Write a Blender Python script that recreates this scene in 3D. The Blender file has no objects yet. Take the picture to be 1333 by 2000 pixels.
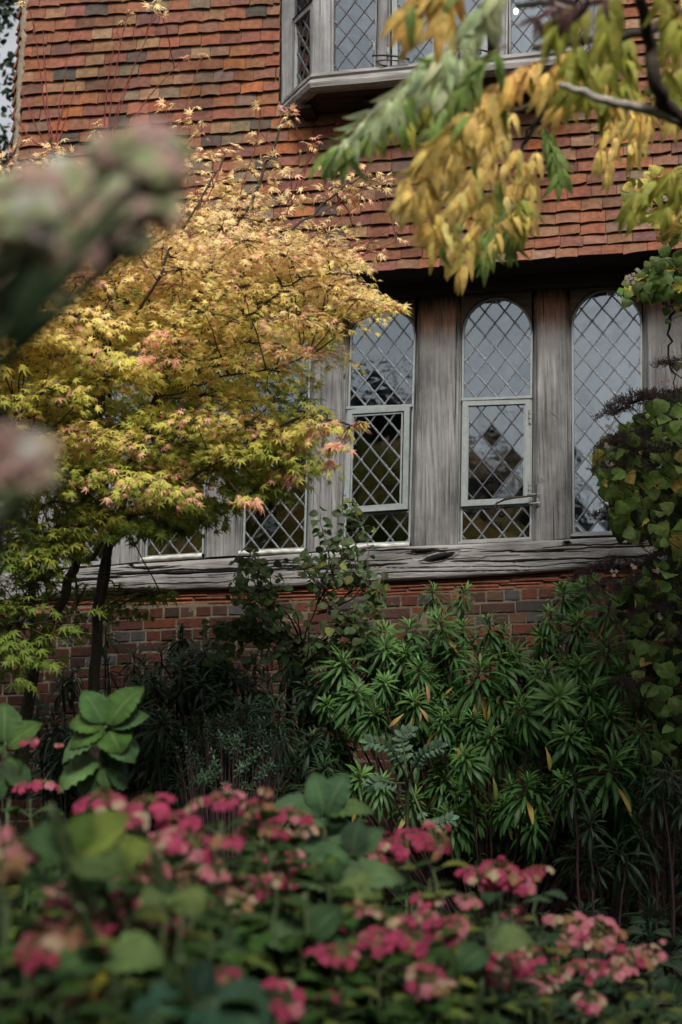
import bpy, math, random
import numpy as np
from mathutils import Vector, Matrix
R = math.radians
random.seed(7); rng = np.random.default_rng(11)
scene = bpy.context.scene
C = scene.collection

# ------------------------------------------------------------------ camera
FPX, CX, CY, PITCH = 3600.0, 666.5, 1000.0, R(11)
CAMZ = 1.5
cd = bpy.data.cameras.new('camera'); cam = bpy.data.objects.new('camera', cd); C.objects.link(cam)
cd.sensor_fit = 'VERTICAL'; cd.sensor_height = 36; cd.lens = 36*FPX/2000
cam.location = (0, 0, CAMZ); cam.rotation_euler = (R(90)+PITCH, 0, 0)
cd.clip_start = .05; cd.clip_end = 500
cd.dof.use_dof = True; cd.dof.focus_distance = 9.9; cd.dof.aperture_fstop = 3.0
scene.camera = cam

# ------------------------------------------------------------------ light
w = bpy.data.worlds.new('World'); scene.world = w; w.use_nodes = True
nt = w.node_tree; nt.nodes.clear()
sky = nt.nodes.new('ShaderNodeTexSky'); sky.sky_type = 'NISHITA'; sky.sun_disc = False
SUN_EL, SUN_AZ = R(41), R(171)          # azimuth measured clockwise from +Y: behind the camera
sky.sun_elevation = SUN_EL; sky.sun_rotation = SUN_AZ; sky.dust_density = 4; sky.air_density = 1.2
hs = nt.nodes.new('ShaderNodeHueSaturation'); hs.inputs['Saturation'].default_value = .16
bg = nt.nodes.new('ShaderNodeBackground'); bg.inputs[1].default_value = .108
wo = nt.nodes.new('ShaderNodeOutputWorld')
nt.links.new(sky.outputs[0], hs.inputs['Color'])
wc = nt.nodes.new('ShaderNodeTexCoord'); wn_ = nt.nodes.new('ShaderNodeTexNoise'); wn_.inputs['Scale'].default_value = 5.5; wn_.inputs['Detail'].default_value = 5; wn_.inputs['Roughness'].default_value = .55
nt.links.new(wc.outputs['Generated'], wn_.inputs['Vector'])
wr = nt.nodes.new('ShaderNodeValToRGB'); wr.color_ramp.elements[0].position = .36; wr.color_ramp.elements[0].color = (.70,.71,.73,1); wr.color_ramp.elements[1].position = .66; wr.color_ramp.elements[1].color = (1.25,1.24,1.22,1)
nt.links.new(wn_.outputs['Fac'], wr.inputs[0])
wm = nt.nodes.new('ShaderNodeMix'); wm.data_type = 'RGBA'; wm.blend_type = 'MULTIPLY'; wm.inputs[0].default_value = 1
nt.links.new(hs.outputs[0], wm.inputs[6]); nt.links.new(wr.outputs[0], wm.inputs[7]); nt.links.new(wm.outputs[2], bg.inputs[0]); nt.links.new(bg.outputs[0], wo.inputs[0])
sd = bpy.data.lights.new('sun', 'SUN'); sun = bpy.data.objects.new('sun', sd); C.objects.link(sun)
sd.energy = 1.9; sd.angle = R(13); sd.color = (1, .94, .86)
sv = Vector((math.sin(SUN_AZ)*math.cos(SUN_EL), math.cos(SUN_AZ)*math.cos(SUN_EL), math.sin(SUN_EL)))
sun.rotation_euler = sv.to_track_quat('Z', 'Y').to_euler()
scene.view_settings.view_transform = 'Standard'; scene.view_settings.look = 'None'
scene.view_settings.exposure = .72; scene.view_settings.gamma = 1
scene.cycles.max_bounces = 6; scene.cycles.transparent_max_bounces = 10
scene.cycles.use_denoising = True

# ------------------------------------------------------------------ survey helpers: sight lines and the wall's own frame
def ray(px, py):
    x = (px-CX)/FPX; y = (CY-py)/FPX
    return np.array([x, math.cos(PITCH)-y*math.sin(PITCH), math.sin(PITCH)+y*math.cos(PITCH)])
def P(px, py, D):
    return np.array([0, 0, CAMZ]) + ray(px, py)*D
TH = math.atan(.20)
OW = np.array([0, 11.2, 0]); U = np.array([math.cos(TH), -math.sin(TH), 0]); V = np.array([math.sin(TH), math.cos(TH), 0])
def wp(px, py, d=0.):
    r = ray(px, py); c = np.array([0, 0, CAMZ])-OW
    lam = (-d-c@V)/(r@V); p = c+lam*r
    return np.array([p@U, p[2]])
def toworld(s, d, z): return OW+s*U-d*V+np.array([0, 0, z])

# ------------------------------------------------------------------ mesh helpers
class MB:
    def __init__(s): s.v=[]; s.f=[]; s.c=[]; s.uv=[]; s.n=0
    def add(s, v, f, col=(1,1,1), uv=None):
        v = np.asarray(v, float).reshape(-1,3)
        s.v.append(v)
        c = np.asarray(col, float)
        if c.ndim == 1: c = np.tile(c, (len(v),1))
        s.c.append(c)
        s.uv.append(np.zeros((len(v),2)) if uv is None else np.asarray(uv, float))
        for q in f: s.f.append([i+s.n for i in q])
        s.n += len(v); return s
    def box(s, x0,x1,y0,y1,z0,z1, col=(1,1,1), j=0):
        v = np.array([(x,y,z) for z in (z0,z1) for y in (y0,y1) for x in (x0,x1)], float)
        if j: v += rng.uniform(-j,j,v.shape)
        return s.add(v, [(0,2,3,1),(4,5,7,6),(0,1,5,4),(2,6,7,3),(0,4,6,2),(1,3,7,5)], col)
    def quadbox(s, front, depth, col=(1,1,1)):   # front: 4 points (s,t,z), extruded +t by depth
        f = np.asarray(front, float); b = f+np.array([0,depth,0])
        return s.add(np.vstack([f,b]), [(0,1,2,3),(7,6,5,4),(0,4,5,1),(1,5,6,2),(2,6,7,3),(3,7,4,0)], col)
    def tube(s, pts, rad, n=6, col=(1,1,1), cap=True):
        pts = np.asarray(pts, float); m = len(pts)
        rad = np.broadcast_to(np.asarray(rad, float), (m,))
        vs=[]; ref = None
        for i in range(m):
            t = pts[min(i+1,m-1)]-pts[max(i-1,0)]; t = t/(np.linalg.norm(t)+1e-9)
            if ref is None:
                ref = np.cross(t, [0,0,1]) if abs(t[2])<.9 else np.cross(t,[1,0,0])
            a = ref-t*(ref@t); a /= np.linalg.norm(a)+1e-9; ref = a; b = np.cross(t,a)
            for k in range(n):
                an = 2*math.pi*k/n; vs.append(pts[i]+rad[i]*(math.cos(an)*a+math.sin(an)*b))
        f=[]
        for i in range(m-1):
            for k in range(n):
                f.append((i*n+k, i*n+(k+1)%n, (i+1)*n+(k+1)%n, (i+1)*n+k))
        if cap: f.append(tuple(range(n))[::-1]); f.append(tuple((m-1)*n+k for k in range(n)))
        L = np.repeat(np.linspace(0,1,m), n); 
        return s.add(vs, f, col, np.stack([np.tile(np.arange(n)/n, m), L],1))
    def grid(s, G, col=(1,1,1), uv=None):        # G: (m,n,3)
        m,n,_ = G.shape
        f=[(i*n+j,i*n+j+1,(i+1)*n+j+1,(i+1)*n+j) for i in range(m-1) for j in range(n-1)]
        return s.add(G.reshape(-1,3), f, col, uv)
    def inst(s, T, F, M, O, cols, uv):           # many copies of one template: T (k,3), M (N,3,3), O (N,3)
        N=len(O); k=len(T)
        if N==0: return s
        W = np.einsum('nij,kj->nki', M, T)+O[:,None,:]
        s.v.append(W.reshape(-1,3)); s.c.append(np.repeat(np.asarray(cols),k,0)); s.uv.append(np.tile(uv,(N,1)))
        for q in range(N):
            b=s.n+q*k
            for fc in F: s.f.append([i+b for i in fc])
        s.n += N*k; return s
    def build(s, name, mat, parent=None, smooth=False, loc=None):
        me = bpy.data.meshes.new(name)
        v = np.vstack(s.v)
        me.from_pydata(v.tolist(), [], s.f)
        a = me.attributes.new('tint','FLOAT_COLOR','POINT')
        c = np.ones((len(v),4),np.float32); c[:,:3]=np.vstack(s.c); a.data.foreach_set('color', c.ravel())
        ul = me.uv_layers.new(name='UVMap'); uv = np.vstack(s.uv).astype(np.float32)
        li = np.zeros(len(me.loops),np.int32); me.loops.foreach_get('vertex_index', li)
        ul.data.foreach_set('uv', uv[li].ravel())
        if smooth: me.polygons.foreach_set('use_smooth', np.ones(len(me.polygons),bool))
        me.materials.append(mat)
        o = bpy.data.objects.new(name, me); C.objects.link(o)
        if parent is not None: o.parent = parent
        if loc is not None: o.location = loc
        return o
def tag(o, label=None, cat=None, group=None, kind=None):
    if label: o['label']=label
    if cat: o['category']=cat
    if group: o['group']=group
    if kind: o['kind']=kind
    return o
def empty(name, loc=(0,0,0), rz=0, parent=None):
    o = bpy.data.objects.new(name, None); C.objects.link(o); o.location=tuple(loc); o.rotation_euler=(0,0,rz); o.empty_display_size=.1
    if parent is not None: o.parent=parent
    return o
def vnoise(x, y, seed=0):                          # smooth value noise in numpy
    x=np.asarray(x,float); y=np.asarray(y,float)
    xi=np.floor(x).astype(int); yi=np.floor(y).astype(int); fx=x-xi; fy=y-yi
    fx=fx*fx*(3-2*fx); fy=fy*fy*(3-2*fy)
    def h(a,b): return np.modf(np.abs(np.sin(a*127.1+b*311.7+seed*74.7)*43758.5453))[0]
    return (h(xi,yi)*(1-fx)+h(xi+1,yi)*fx)*(1-fy)+(h(xi,yi+1)*(1-fx)+h(xi+1,yi+1)*fx)*fy

# ------------------------------------------------------------------ materials
def newmat(name):
    m = bpy.data.materials.new(name); m.use_nodes=True; t=m.node_tree
    b = t.nodes['Principled BSDF']; return m,t,b,t.nodes['Material Output']
def N(t, typ, **k):
    n=t.nodes.new(typ)
    for a,b in k.items():
        if a.startswith('_'): setattr(n,a[1:],b)
        else: n.inputs[a].default_value=b
    return n
def ramp(t, stops, interp='LINEAR'):
    r=t.nodes.new('ShaderNodeValToRGB'); e=r.color_ramp; e.interpolation=interp
    while len(e.elements)<len(stops): e.elements.new(.5)
    for q,(p,c) in zip(e.elements,stops):
        q.position=p; q.color=(c,c,c,1) if isinstance(c,(int,float)) else (*c,1)
    return r
def mixc(t, a, b, fac, blend='MIX'):
    n=t.nodes.new('ShaderNodeMix'); n.data_type='RGBA'; n.blend_type=blend
    for s,val in ((0,fac),(6,a),(7,b)):
        if hasattr(val,'is_output') or isinstance(val,bpy.types.NodeSocket): t.links.new(val,n.inputs[s])
        else: n.inputs[s].default_value = val if s==0 else (*val,1)
    return n.outputs[2]
def coords(t, kind='Object', scale=(1,1,1)):
    c=t.nodes.new('ShaderNodeTexCoord'); m=t.nodes.new('ShaderNodeMapping'); m.inputs['Scale'].default_value=scale
    t.links.new(c.outputs[kind],m.inputs[0]); return m.outputs[0]
def noise(t, vec, scale, detail=4, rough=.6, dist=0):
    n=N(t,'ShaderNodeTexNoise',Scale=scale,Detail=detail,Roughness=rough,Distortion=dist); t.links.new(vec,n.inputs['Vector']); return n.outputs['Fac']
def bump(t, b, h, strength=.3, dist=.01):
    n=N(t,'ShaderNodeBump',Strength=strength,Distance=dist); t.links.new(h,n.inputs['Height']); t.links.new(n.outputs[0],b.inputs['Normal'])
def attr(t, name='tint'):
    a=t.nodes.new('ShaderNodeAttribute'); a.attribute_name=name; return a.outputs['Color']
def stone_mat(name, lo, hi, spots, rough=.85, sc=30, bs=.5, spotc=(.08,.07,.06)):
    m,t,b,o=newmat(name); v=coords(t)
    n1=noise(t,v,sc,6,.65); r1=ramp(t,[(.25,lo),(.75,hi)]); t.links.new(n1,r1.inputs[0])
    col=mixc(t,attr(t),r1.outputs[0],1.0,'MULTIPLY')
    n2=noise(t,v,sc*2.6,5,.75); r2=ramp(t,[(spots,0),(spots+.1,1)]); t.links.new(n2,r2.inputs[0])
    n3=noise(t,v,2.2,3,.5); r3=ramp(t,[(.42,.15),(.68,.8)]); t.links.new(n3,r3.inputs[0])
    mu=N(t,'ShaderNodeMath',_operation='MULTIPLY'); t.links.new(r2.outputs[0],mu.inputs[0]); t.links.new(r3.outputs[0],mu.inputs[1])
    n4=noise(t,v,1.3,5,.6); r4=ramp(t,[(.35,(.62,.60,.56)),(.5,(.95,.94,.92)),(.68,(1.1,1.06,1.0))]); t.links.new(n4,r4.inputs[0]); col=mixc(t,col,r4.outputs[0],1.,'MULTIPLY')
    col=mixc(t,col,spotc,mu.outputs[0]); t.links.new(col,b.inputs['Base Color'])
    b.inputs['Roughness'].default_value=rough; b.inputs['Specular IOR Level'].default_value=.25
    bump(t,b,n2,bs,.006); return m
M={}
M['tile']=stone_mat('clay_tile',.50,1.30,.56,.85,26,.8)
M['brick']=stone_mat('red_brick',.6,1.25,.58,.9,26,.7)
M['mortar']=stone_mat('lime_mortar',.5,1.1,.58,.95,34,1.,(.04,.04,.03))
def wood_mat(name, dark, mid, light, axis, stain=None, fine=1.):
    m,t,b,o=newmat(name)
    sc=(34,34,1.6) if axis=='z' else (1.6,34,34)
    v=coords(t,'Object',sc); g=noise(t,v,1.6*fine,8,.72,.25)
    v2=coords(t,'Object',(1.1,1.1,.7) if axis=='z' else (.7,1.1,1.3)); big=noise(t,v2,3.,5,.6)
    r=ramp(t,[(.28,dark),(.46,mid),(.72,light)]); t.links.new(g,r.inputs[0])
    rb=ramp(t,[(.3,.42),(.52,.9),(.75,1.2)]); t.links.new(big,rb.inputs[0])
    col=mixc(t,r.outputs[0],rb.outputs[0],1.,'MULTIPLY')
    v3=coords(t,'Object',(60,60,1.1) if axis=='z' else (1.1,60,60)); cr=noise(t,v3,1.,3,.5); rc=ramp(t,[(.30,1),(.36,0)]); t.links.new(cr,rc.inputs[0])
    col=mixc(t,col,tuple(q*.25 for q in dark),rc.outputs[0])
    if stain:                                      # unweathered brown oak kept dry under the overhang
        z0,z1,brown,black=stain
        tc=t.nodes.new('ShaderNodeTexCoord'); sp=t.nodes.new('ShaderNodeSeparateXYZ'); t.links.new(tc.outputs['Object'],sp.inputs[0])
        ad=N(t,'ShaderNodeMath',_operation='MULTIPLY_ADD'); ad.inputs[1].default_value=.5; t.links.new(g,ad.inputs[0]); t.links.new(sp.outputs[2],ad.inputs[2])
        tilt=N(t,'ShaderNodeMath',_operation='MULTIPLY_ADD'); tilt.inputs[1].default_value=-.028; t.links.new(sp.outputs[0],tilt.inputs[0]); t.links.new(ad.outputs[0],tilt.inputs[2])
        mr=N(t,'ShaderNodeMapRange'); mr.inputs['From Min'].default_value=z0+.25; mr.inputs['From Max'].default_value=z1+.25; t.links.new(tilt.outputs[0],mr.inputs['Value'])
        rr=ramp(t,[(0,(1,1,1)),(.35,(.55,.5,.48)),(.62,brown),(.85,black)]); t.links.new(mr.outputs[0],rr.inputs[0])
        col=mixc(t,col,rr.outputs[0],1.,'MULTIPLY')
    t.links.new(col,b.inputs['Base Color']); b.inputs['Roughness'].default_value=.88; b.inputs['Specular IOR Level'].default_value=.2
    ba=t.nodes.new('ShaderNodeMath'); ba.operation='SUBTRACT'; t.links.new(g,ba.inputs[0]); t.links.new(rc.outputs[0],ba.inputs[1])
    bump(t,b,ba.outputs[0],.8,.006); return m
def plain(name,c,rough=.6,metal=0,spec=.5,var=.25,sc=40,bs=.2):
    m,t,b,o=newmat(name); v=coords(t); n=noise(t,v,sc,5,.7)
    r=ramp(t,[(.3,1-var),(.7,1+var*.4)]); t.links.new(n,r.inputs[0])
    col=mixc(t,c,r.outputs[0],1.,'MULTIPLY')
    if name=='bark': col=mixc(t,col,attr(t),1.,'MULTIPLY')
    t.links.new(col,b.inputs['Base Color'])
    b.inputs['Roughness'].default_value=rough; b.inputs['Metallic'].default_value=metal; b.inputs['Specular IOR Level'].default_value=spec
    bump(t,b,n,bs,.003); return m
M['frame']=plain('pale_green_paint',(.22,.245,.24),.5,var=.25,sc=25)
M['lead']=plain('lead_came',(.14,.15,.165),.42,.5,.6,.5,60,.5)
M['dlead']=plain('dark_lead_came',(.06,.06,.07),.45,.4,.5,.5,60,.5)
M['white']=plain('white_paint',(.55,.54,.50),.7,var=.45,sc=18,bs=.8)
M['iron']=plain('rusted_iron',(.05,.035,.028),.6,.5,.4,.6,60,.5)
M['dark']=plain('dark_boards',(.035,.028,.022),.9,0,.2,.5,12,.5)
M['room']=plain('room_wall',(.05,.048,.045),.9,0,.2,.3,3,.1)
M['leaf']=None
def leaf_mat(name, rough=.5, trans=.35, spec=.4, rib=.25, vein=.12, nv=16, blotch=.35, bsc=25, bmp=.3):
    m,t,b,o=newmat(name)
    uvn=t.nodes.new('ShaderNodeUVMap'); sp=t.nodes.new('ShaderNodeSeparateXYZ'); t.links.new(uvn.outputs[0],sp.inputs[0])
    ab=N(t,'ShaderNodeMath',_operation='ABSOLUTE'); t.links.new(sp.outputs[0],ab.inputs[0])
    rr=ramp(t,[(0.,1),(.05,.8),(.12,0)]); t.links.new(ab.outputs[0],rr.inputs[0])
    # side veins run obliquely from the rib
    ve=N(t,'ShaderNodeMath',_operation='MULTIPLY_ADD'); ve.inputs[1].default_value=-.45; t.links.new(ab.outputs[0],ve.inputs[0]); t.links.new(sp.outputs[1],ve.inputs[2])
    ml=N(t,'ShaderNodeMath',_operation='MULTIPLY'); ml.inputs[1].default_value=nv*6.283/2; t.links.new(ve.outputs[0],ml.inputs[0])
    sn=N(t,'ShaderNodeMath',_operation='SINE'); t.links.new(ml.outputs[0],sn.inputs[0])
    sa=N(t,'ShaderNodeMath',_operation='ABSOLUTE'); t.links.new(sn.outputs[0],sa.inputs[0])
    rv=ramp(t,[(0,1),(.25,0)]); t.links.new(sa.outputs[0],rv.inputs[0])
    v=coords(t); n=noise(t,v,bsc,4,.6); rn=ramp(t,[(.3,1-blotch),(.7,1+blotch*.5)]); t.links.new(n,rn.inputs[0])
    col=mixc(t,attr(t),rn.outputs[0],1.,'MULTIPLY')
    lite=mixc(t,col,(.38,.50,.20),.5)
    m1=N(t,'ShaderNodeMath',_operation='MULTIPLY'); m1.inputs[1].default_value=rib; t.links.new(rr.outputs[0],m1.inputs[0])
    col=mixc(t,col,lite,m1.outputs[0])
    m2=N(t,'ShaderNodeMath',_operation='MULTIPLY'); m2.inputs[1].default_value=vein; t.links.new(rv.outputs[0],m2.inputs[0])
    col=mixc(t,col,lite,m2.outputs[0])
    if name in ('broad_leaf','petal'):
        rq=ramp(t,[(0,1.12),(.3,.98),(1,.74)]); t.links.new(sa.outputs[0],rq.inputs[0]); col=mixc(t,col,rq.outputs[0],1.,'MULTIPLY')
    t.links.new(col,b.inputs['Base Color']); b.inputs['Roughness'].default_value=rough; b.inputs['Specular IOR Level'].default_value=spec
    if bmp: bump(t,b,sa.outputs[0],bmp,.005 if name=='broad_leaf' else .002)
    tr=t.nodes.new('ShaderNodeBsdfTranslucent'); t.links.new(col,tr.inputs[0])
    mx=t.nodes.new('ShaderNodeMixShader'); mx.inputs[0].default_value=trans
    t.links.new(b.outputs[0],mx.inputs[1]); t.links.new(tr.outputs[0],mx.inputs[2]); t.links.new(mx.outputs[0],o.inputs[0])
    return m
M['maple']=leaf_mat('maple_leaf',.55,.38,.25,.2,0,8,.25,30,0)
M['bigleaf']=leaf_mat('broad_leaf',.48,.14,.2,.45,.22,14,.4,22,.9)
M['narrow']=leaf_mat('narrow_leaf',.45,.2,.28,.75,.0,4,.25,14,0)
M['soft']=leaf_mat('thin_leaf',.5,.4,.22,.3,.18,12,.45,30,.2)
M['petal']=leaf_mat('petal',.6,.4,.2,.15,.1,8,.3,60,0)
M['farleaf']=leaf_mat('far_leaf',.7,.05,.3,.0,.0,4,.3,3,0)
M['bark']=plain('bark',(.065,.055,.042),.9,0,.2,.6,50,1.)
M['palebark']=plain('pale_bark',(.46,.42,.35),.9,0,.15,.5,30,1.)
M['redtwig']=plain('red_twig',(.20,.05,.045),.6,0,.3,.4,30,.3)
M['stem']=plain('green_stem',(.07,.10,.04),.6,0,.3,.4,30,.3)
M['brownstem']=plain('brown_stem',(.05,.03,.03),.8,0,.3,.4,30,.3)
m,t,b,o=newmat('old_window_glass')               # old leaded glass with a second pane and dim room behind it
t.nodes.remove(b)
gl=N(t,'ShaderNodeBsdfGlossy',Roughness=.05); gl.inputs[0].default_value=(.80,.91,1,1)
tp=t.nodes.new('ShaderNodeBsdfTransparent'); tp.inputs[0].default_value=(.45,.52,.54,1)
fr=N(t,'ShaderNodeFresnel',IOR=2.2); ms=t.nodes.new('ShaderNodeMixShader')
v=coords(t); n=noise(t,v,9,2,.5); bp=N(t,'ShaderNodeBump',Strength=.12,Distance=.01); t.links.new(n,bp.inputs['Height']); t.links.new(bp.outputs[0],gl.inputs['Normal'])
t.links.new(fr.outputs[0],ms.inputs[0]); t.links.new(tp.outputs[0],ms.inputs[1]); t.links.new(gl.outputs[0],ms.inputs[2]); t.links.new(ms.outputs[0],o.inputs[0])
M['glass']=m

# ================================================================== THE HOUSE (built in the wall's own frame: x along, -y outward, z up)
house = empty('tudor_house', OW, -TH)
tag(house, 'old timber framed house with red clay tile cladding above arched leaded windows and brick', 'house')
def L3(p, d): return (p[0], -d, p[1])
def lerp(a,b,t): return a+(b-a)*t
# measured lines ------------------------------------------------------
e0,e1 = wp(740,531,.32), wp(1290,491,.32)
def z_eave(s): return e0[1]+(s-e0[0])*(e1[1]-e0[1])/(e1[0]-e0[0])
t0,t1 = wp(45,90,.2), wp(548,57,.2)
def z_top(s): return t0[1]+(s-t0[0])*(t1[1]-t0[1])/(t1[0]-t0[0])
l0,l1 = wp(56,0,.2), wp(31,420,.2)
def s_left(z): return l0[0]+(z-l0[1])*(l1[0]-l0[0])/(l1[1]-l0[1])
NR = int(round((z_top(0)-z_eave(0))/.0858))
def zrow(s,k):
    a=k/NR; return lerp(z_eave(s),z_top(s),a)
def dbase(h): return .20+.115*math.exp(-max(h,0)/.16)
SR = wp(1600,500,.2)[0]
# oriel outline in wall coordinates
obL, obR = wp(549,120,.2)[0], wp(1186,120,.2)[0]
ORB = wp(548,205,.2)[1]
palette=[((.27,.095,.052),22),((.235,.088,.052),20),((.21,.085,.055),16),((.25,.12,.07),15),((.28,.15,.09),9),((.16,.072,.052),9),((.085,.06,.052),3.5),((.33,.105,.045),6),((.19,.12,.085),8)]
pc=np.array([p[0] for p in palette]); pw=np.array([p[1] for p in palette],float); pw/=pw.sum()
def tilecol():
    c=pc[rng.choice(len(pc),p=pw)]*rng.uniform(.80,1.12)*.88*np.array([1,1.07,1.1]); return np.clip(c*np.array([1,rng.uniform(.9,1.12),rng.uniform(.85,1.15)]),0,1)
tb=MB()
def one_tile(s0,s1,k):
    sm=(s0+s1)/2; h0=zrow(sm,k)-z_eave(sm)
    nx=5; jl=rng.normal(0,.0022); tw=rng.normal(0,.0018); cam_=rng.uniform(.0,.006); lift=abs(rng.normal(0,.0025)); lc=rng.normal(0,.003); bow=rng.normal(.0015,.002)
    xs=np.linspace(s0,s1,nx); F=[];B=[]
    for r,(q) in enumerate((0,.5,1)):
        for i,x in enumerate(xs):
            u=(i/(nx-1))*2-1
            zb=zrow(x,k)+jl+tw*u-bow*(u*u)*2+.004*(vnoise(x*9,k*3.3,3)-.5); zt=zrow(x,k+1)+.02
            if abs(u)==1: zb+=.0015
            z=lerp(zb,zt,q); d=dbase(z-z_eave(x))+lerp(.028+lift+lc*u,.004,q)+cam_*(1-u*u)*(1-.5*q)
            F.append((x,-d,z)); B.append((x,-(d-.013),z+.001))
    v=np.array(F+B); n=nx*3; f=[]
    for r in range(2):
        for i in range(nx-1):
            a=r*nx+i; f.append((a,a+1,a+nx+1,a+nx))
    for i in range(nx-1): f.append((i+1,i,i+n,i+1+n))
    for r in range(2):
        a=r*nx; f.append((a,a+nx,a+nx+n,a+n)); a=r*nx+nx-1; f.append((a+nx,a,a+n,a+nx+n))
    tb.add(v,f,tilecol())
for k in range(0,NR+7):
    zc=zrow(0,k); sl=s_left(zrow(-2,k)); s=sl-(.07 if k%2 else 0)+rng.uniform(-.01,.01); first=True
    while s<SR:
        wd=rng.uniform(.128,.158); a=max(s+.0015,sl); bb=s+wd-.0015
        if first and bb-a<.04: s+=wd; continue
        z=zrow((a+bb)/2,k)
        if z>ORB-.03:
            if a>obL-.01 and bb<obR+.01: s+=wd; first=False; continue
            if a<obL<bb: bb=obL-.004
            if a<obR<bb: a=obR+.004
        if bb-a>.02: one_tile(a,bb,k)
        first=False; s+=wd
tb.build('tile_cladding',M['tile'],house)
# backing behind the tiles and the soffit of the jetty, with its side return
bk=MB(); ZT=wp(600,-160,.2)[1]
ss=np.linspace(s_left(z_eave(-2)),SR,20)
hs_=np.concatenate([np.linspace(0,.5,8),[1.,ZT-z_eave(0)]])
G=np.array([[(max(x,s_left(z_eave(x)+h)) if i==0 else x, -(dbase(h)-.012), z_eave(x)+h+.012) for i,x in enumerate(ss)] for h in hs_])
bk.grid(G,(.05,.04,.035))
G=np.array([[(x,-d,z_eave(x)+.012) for x in ss] for d in (.303,.02)]); bk.grid(G,(.05,.04,.035))
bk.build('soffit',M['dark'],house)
# corner: mortar fillet, tile edges of the return wall
cm=MB(); zz=np.arange(z_eave(-2)-.0,ZT,.03); G=[]
for i,z in enumerate(zz):
    s=s_left(z); w_=.020+.010*vnoise(z*7,0,5); ww=dbase(z-z_eave(-2))
    G.append([(s+.004+.007*rng.normal(),-(ww+.014),z),(s-.014,-(ww+.022+.012*vnoise(z*11,1,2)),z),(s-w_-.018+.006*rng.normal(),-(ww+.012+.006*rng.normal()),z),(s-w_-.026,-(ww-.05),z)])
cm.grid(np.array(G),(.30,.245,.18)); cm.build('corner_mortar',M['mortar'],house,True)
rt=MB()
for k in range(0,NR+7):
    for q in range(14):
        z=zrow(-2,k)-.05; s=s_left(z)-.050; t0_=-.19+.15*q
        c=tilecol()*.8; sl=rng.uniform(.012,.024)
        rt.add([(s-sl-.012,t0_,z),(s-sl-.012,t0_+.146,z),(s+.004,t0_+.146,z+.10),(s+.004,t0_,z+.10),(s-sl+.002,t0_,z),(s-sl+.002,t0_+.146,z),(s+.016,t0_+.146,z+.10),(s+.016,t0_,z+.10)],
               [(0,1,2,3),(7,6,5,4),(0,4,5,1),(1,5,6,2),(2,6,7,3),(3,7,4,0)],c)
rt.build('return_wall_tiles',M['tile'],house)

# ------------------------------------------------------------------ lower timber frame
GD=-.06                                          # glass plane, recessed
WINS=[ # bl, br, spring-left, spring-right, apex (pixels), lattice node
 dict(bl=(98,1108),br=(212,1098),sl=(112,720),sr=(226,712),ap=(172,652),nd=(160,1050)),
 dict(bl=(285,1090),br=(399,1083),sl=(297,700),sr=(411,693),ap=(355,636),nd=(351,1034)),
 dict(bl=(475,1078),br=(598,1073),sl=(487,683),sr=(609,674),ap=(549,619),nd=(510,1028)),
 dict(bl=(672,1066),br=(802,1061),sl=(685,664),sr=(813,652),ap=(750,603),nd=(751,695)),
 dict(bl=(900,1059),br=(1039,1053),sl=(904,653),sr=(1041,648),ap=(971,582),nd=(1007,677)),
 dict(bl=(1119,1044),br=(1256,1040),sl=(1117,638),sr=(1255,632),ap=(1187,567),nd=(1178,650)),
]
for W in WINS:
    for k in ('bl','br','sl','sr','ap','nd'): W[k]=wp(*W[k],GD)
def arch_pts(W,n=14,grow=0.):
    c=(W['sl']+W['sr'])/2; rx=(W['sr']-W['sl'])/2; h=W['ap'][1]-c[1]
    out=[]
    for i in range(n+1):
        a=math.pi*i/n; g=1+grow/np.linalg.norm(rx)
        p=c+rx*math.cos(math.pi-a)*-1*-1*g if False else c-rx*math.cos(a)*g+np.array([0,h*g])*math.sin(a)
        out.append(p)
    return out                                   # from left spring over apex to right spring
def outline(W): return [W['bl']]+arch_pts(W)+[W['br']]   # clockwise when seen from outside
def clip_poly(poly, a, b, keep):                 # clip convex polygon by the line a->b, keep side sign
    out=[]; nrm=np.array([-(b-a)[1],(b-a)[0]])*keep
    for i in range(len(poly)):
        p,q=poly[i],poly[(i+1)%len(poly)]; dp=(p-a)@nrm; dq=(q-a)@nrm
        if dp>=0: out.append(p)
        if dp*dq<0: out.append(p+(q-p)*dp/(dp-dq))
    return out
def clip_to(poly, shape):
    sh=shape; ar=sum(sh[i][0]*sh[(i+1)%len(sh)][1]-sh[(i+1)%len(sh)][0]*sh[i][1] for i in range(len(sh)))
    kp=1 if ar>0 else -1
    for i in range(len(sh)):
        if len(poly)<3: return []
        if np.linalg.norm(sh[i]-sh[(i+1)%len(sh)])<1e-6: continue
        poly=clip_poly(poly,sh[i],sh[(i+1)%len(sh)],kp)
    return poly
def clip_seg(p,q,sh):
    ar=sum(sh[i][0]*sh[(i+1)%len(sh)][1]-sh[(i+1)%len(sh)][0]*sh[i][1] for i in range(len(sh))); kp=1 if ar>0 else -1
    t0,t1=0.,1.
    for i in range(len(sh)):
        a,b=sh[i],sh[(i+1)%len(sh)]
        if np.linalg.norm(b-a)<1e-6: continue
        n=np.array([-(b-a)[1],(b-a)[0]])*kp; dp=(p-a)@n; dq=(q-a)@n
        if dp<0 and dq<0: return None
        if dp<0: t0=max(t0,dp/(dp-dq))
        if dq<0: t1=min(t1,dp/(dp-dq))
    if t1-t0<1e-3: return None
    return p+(q-p)*t0,p+(q-p)*t1
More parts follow.
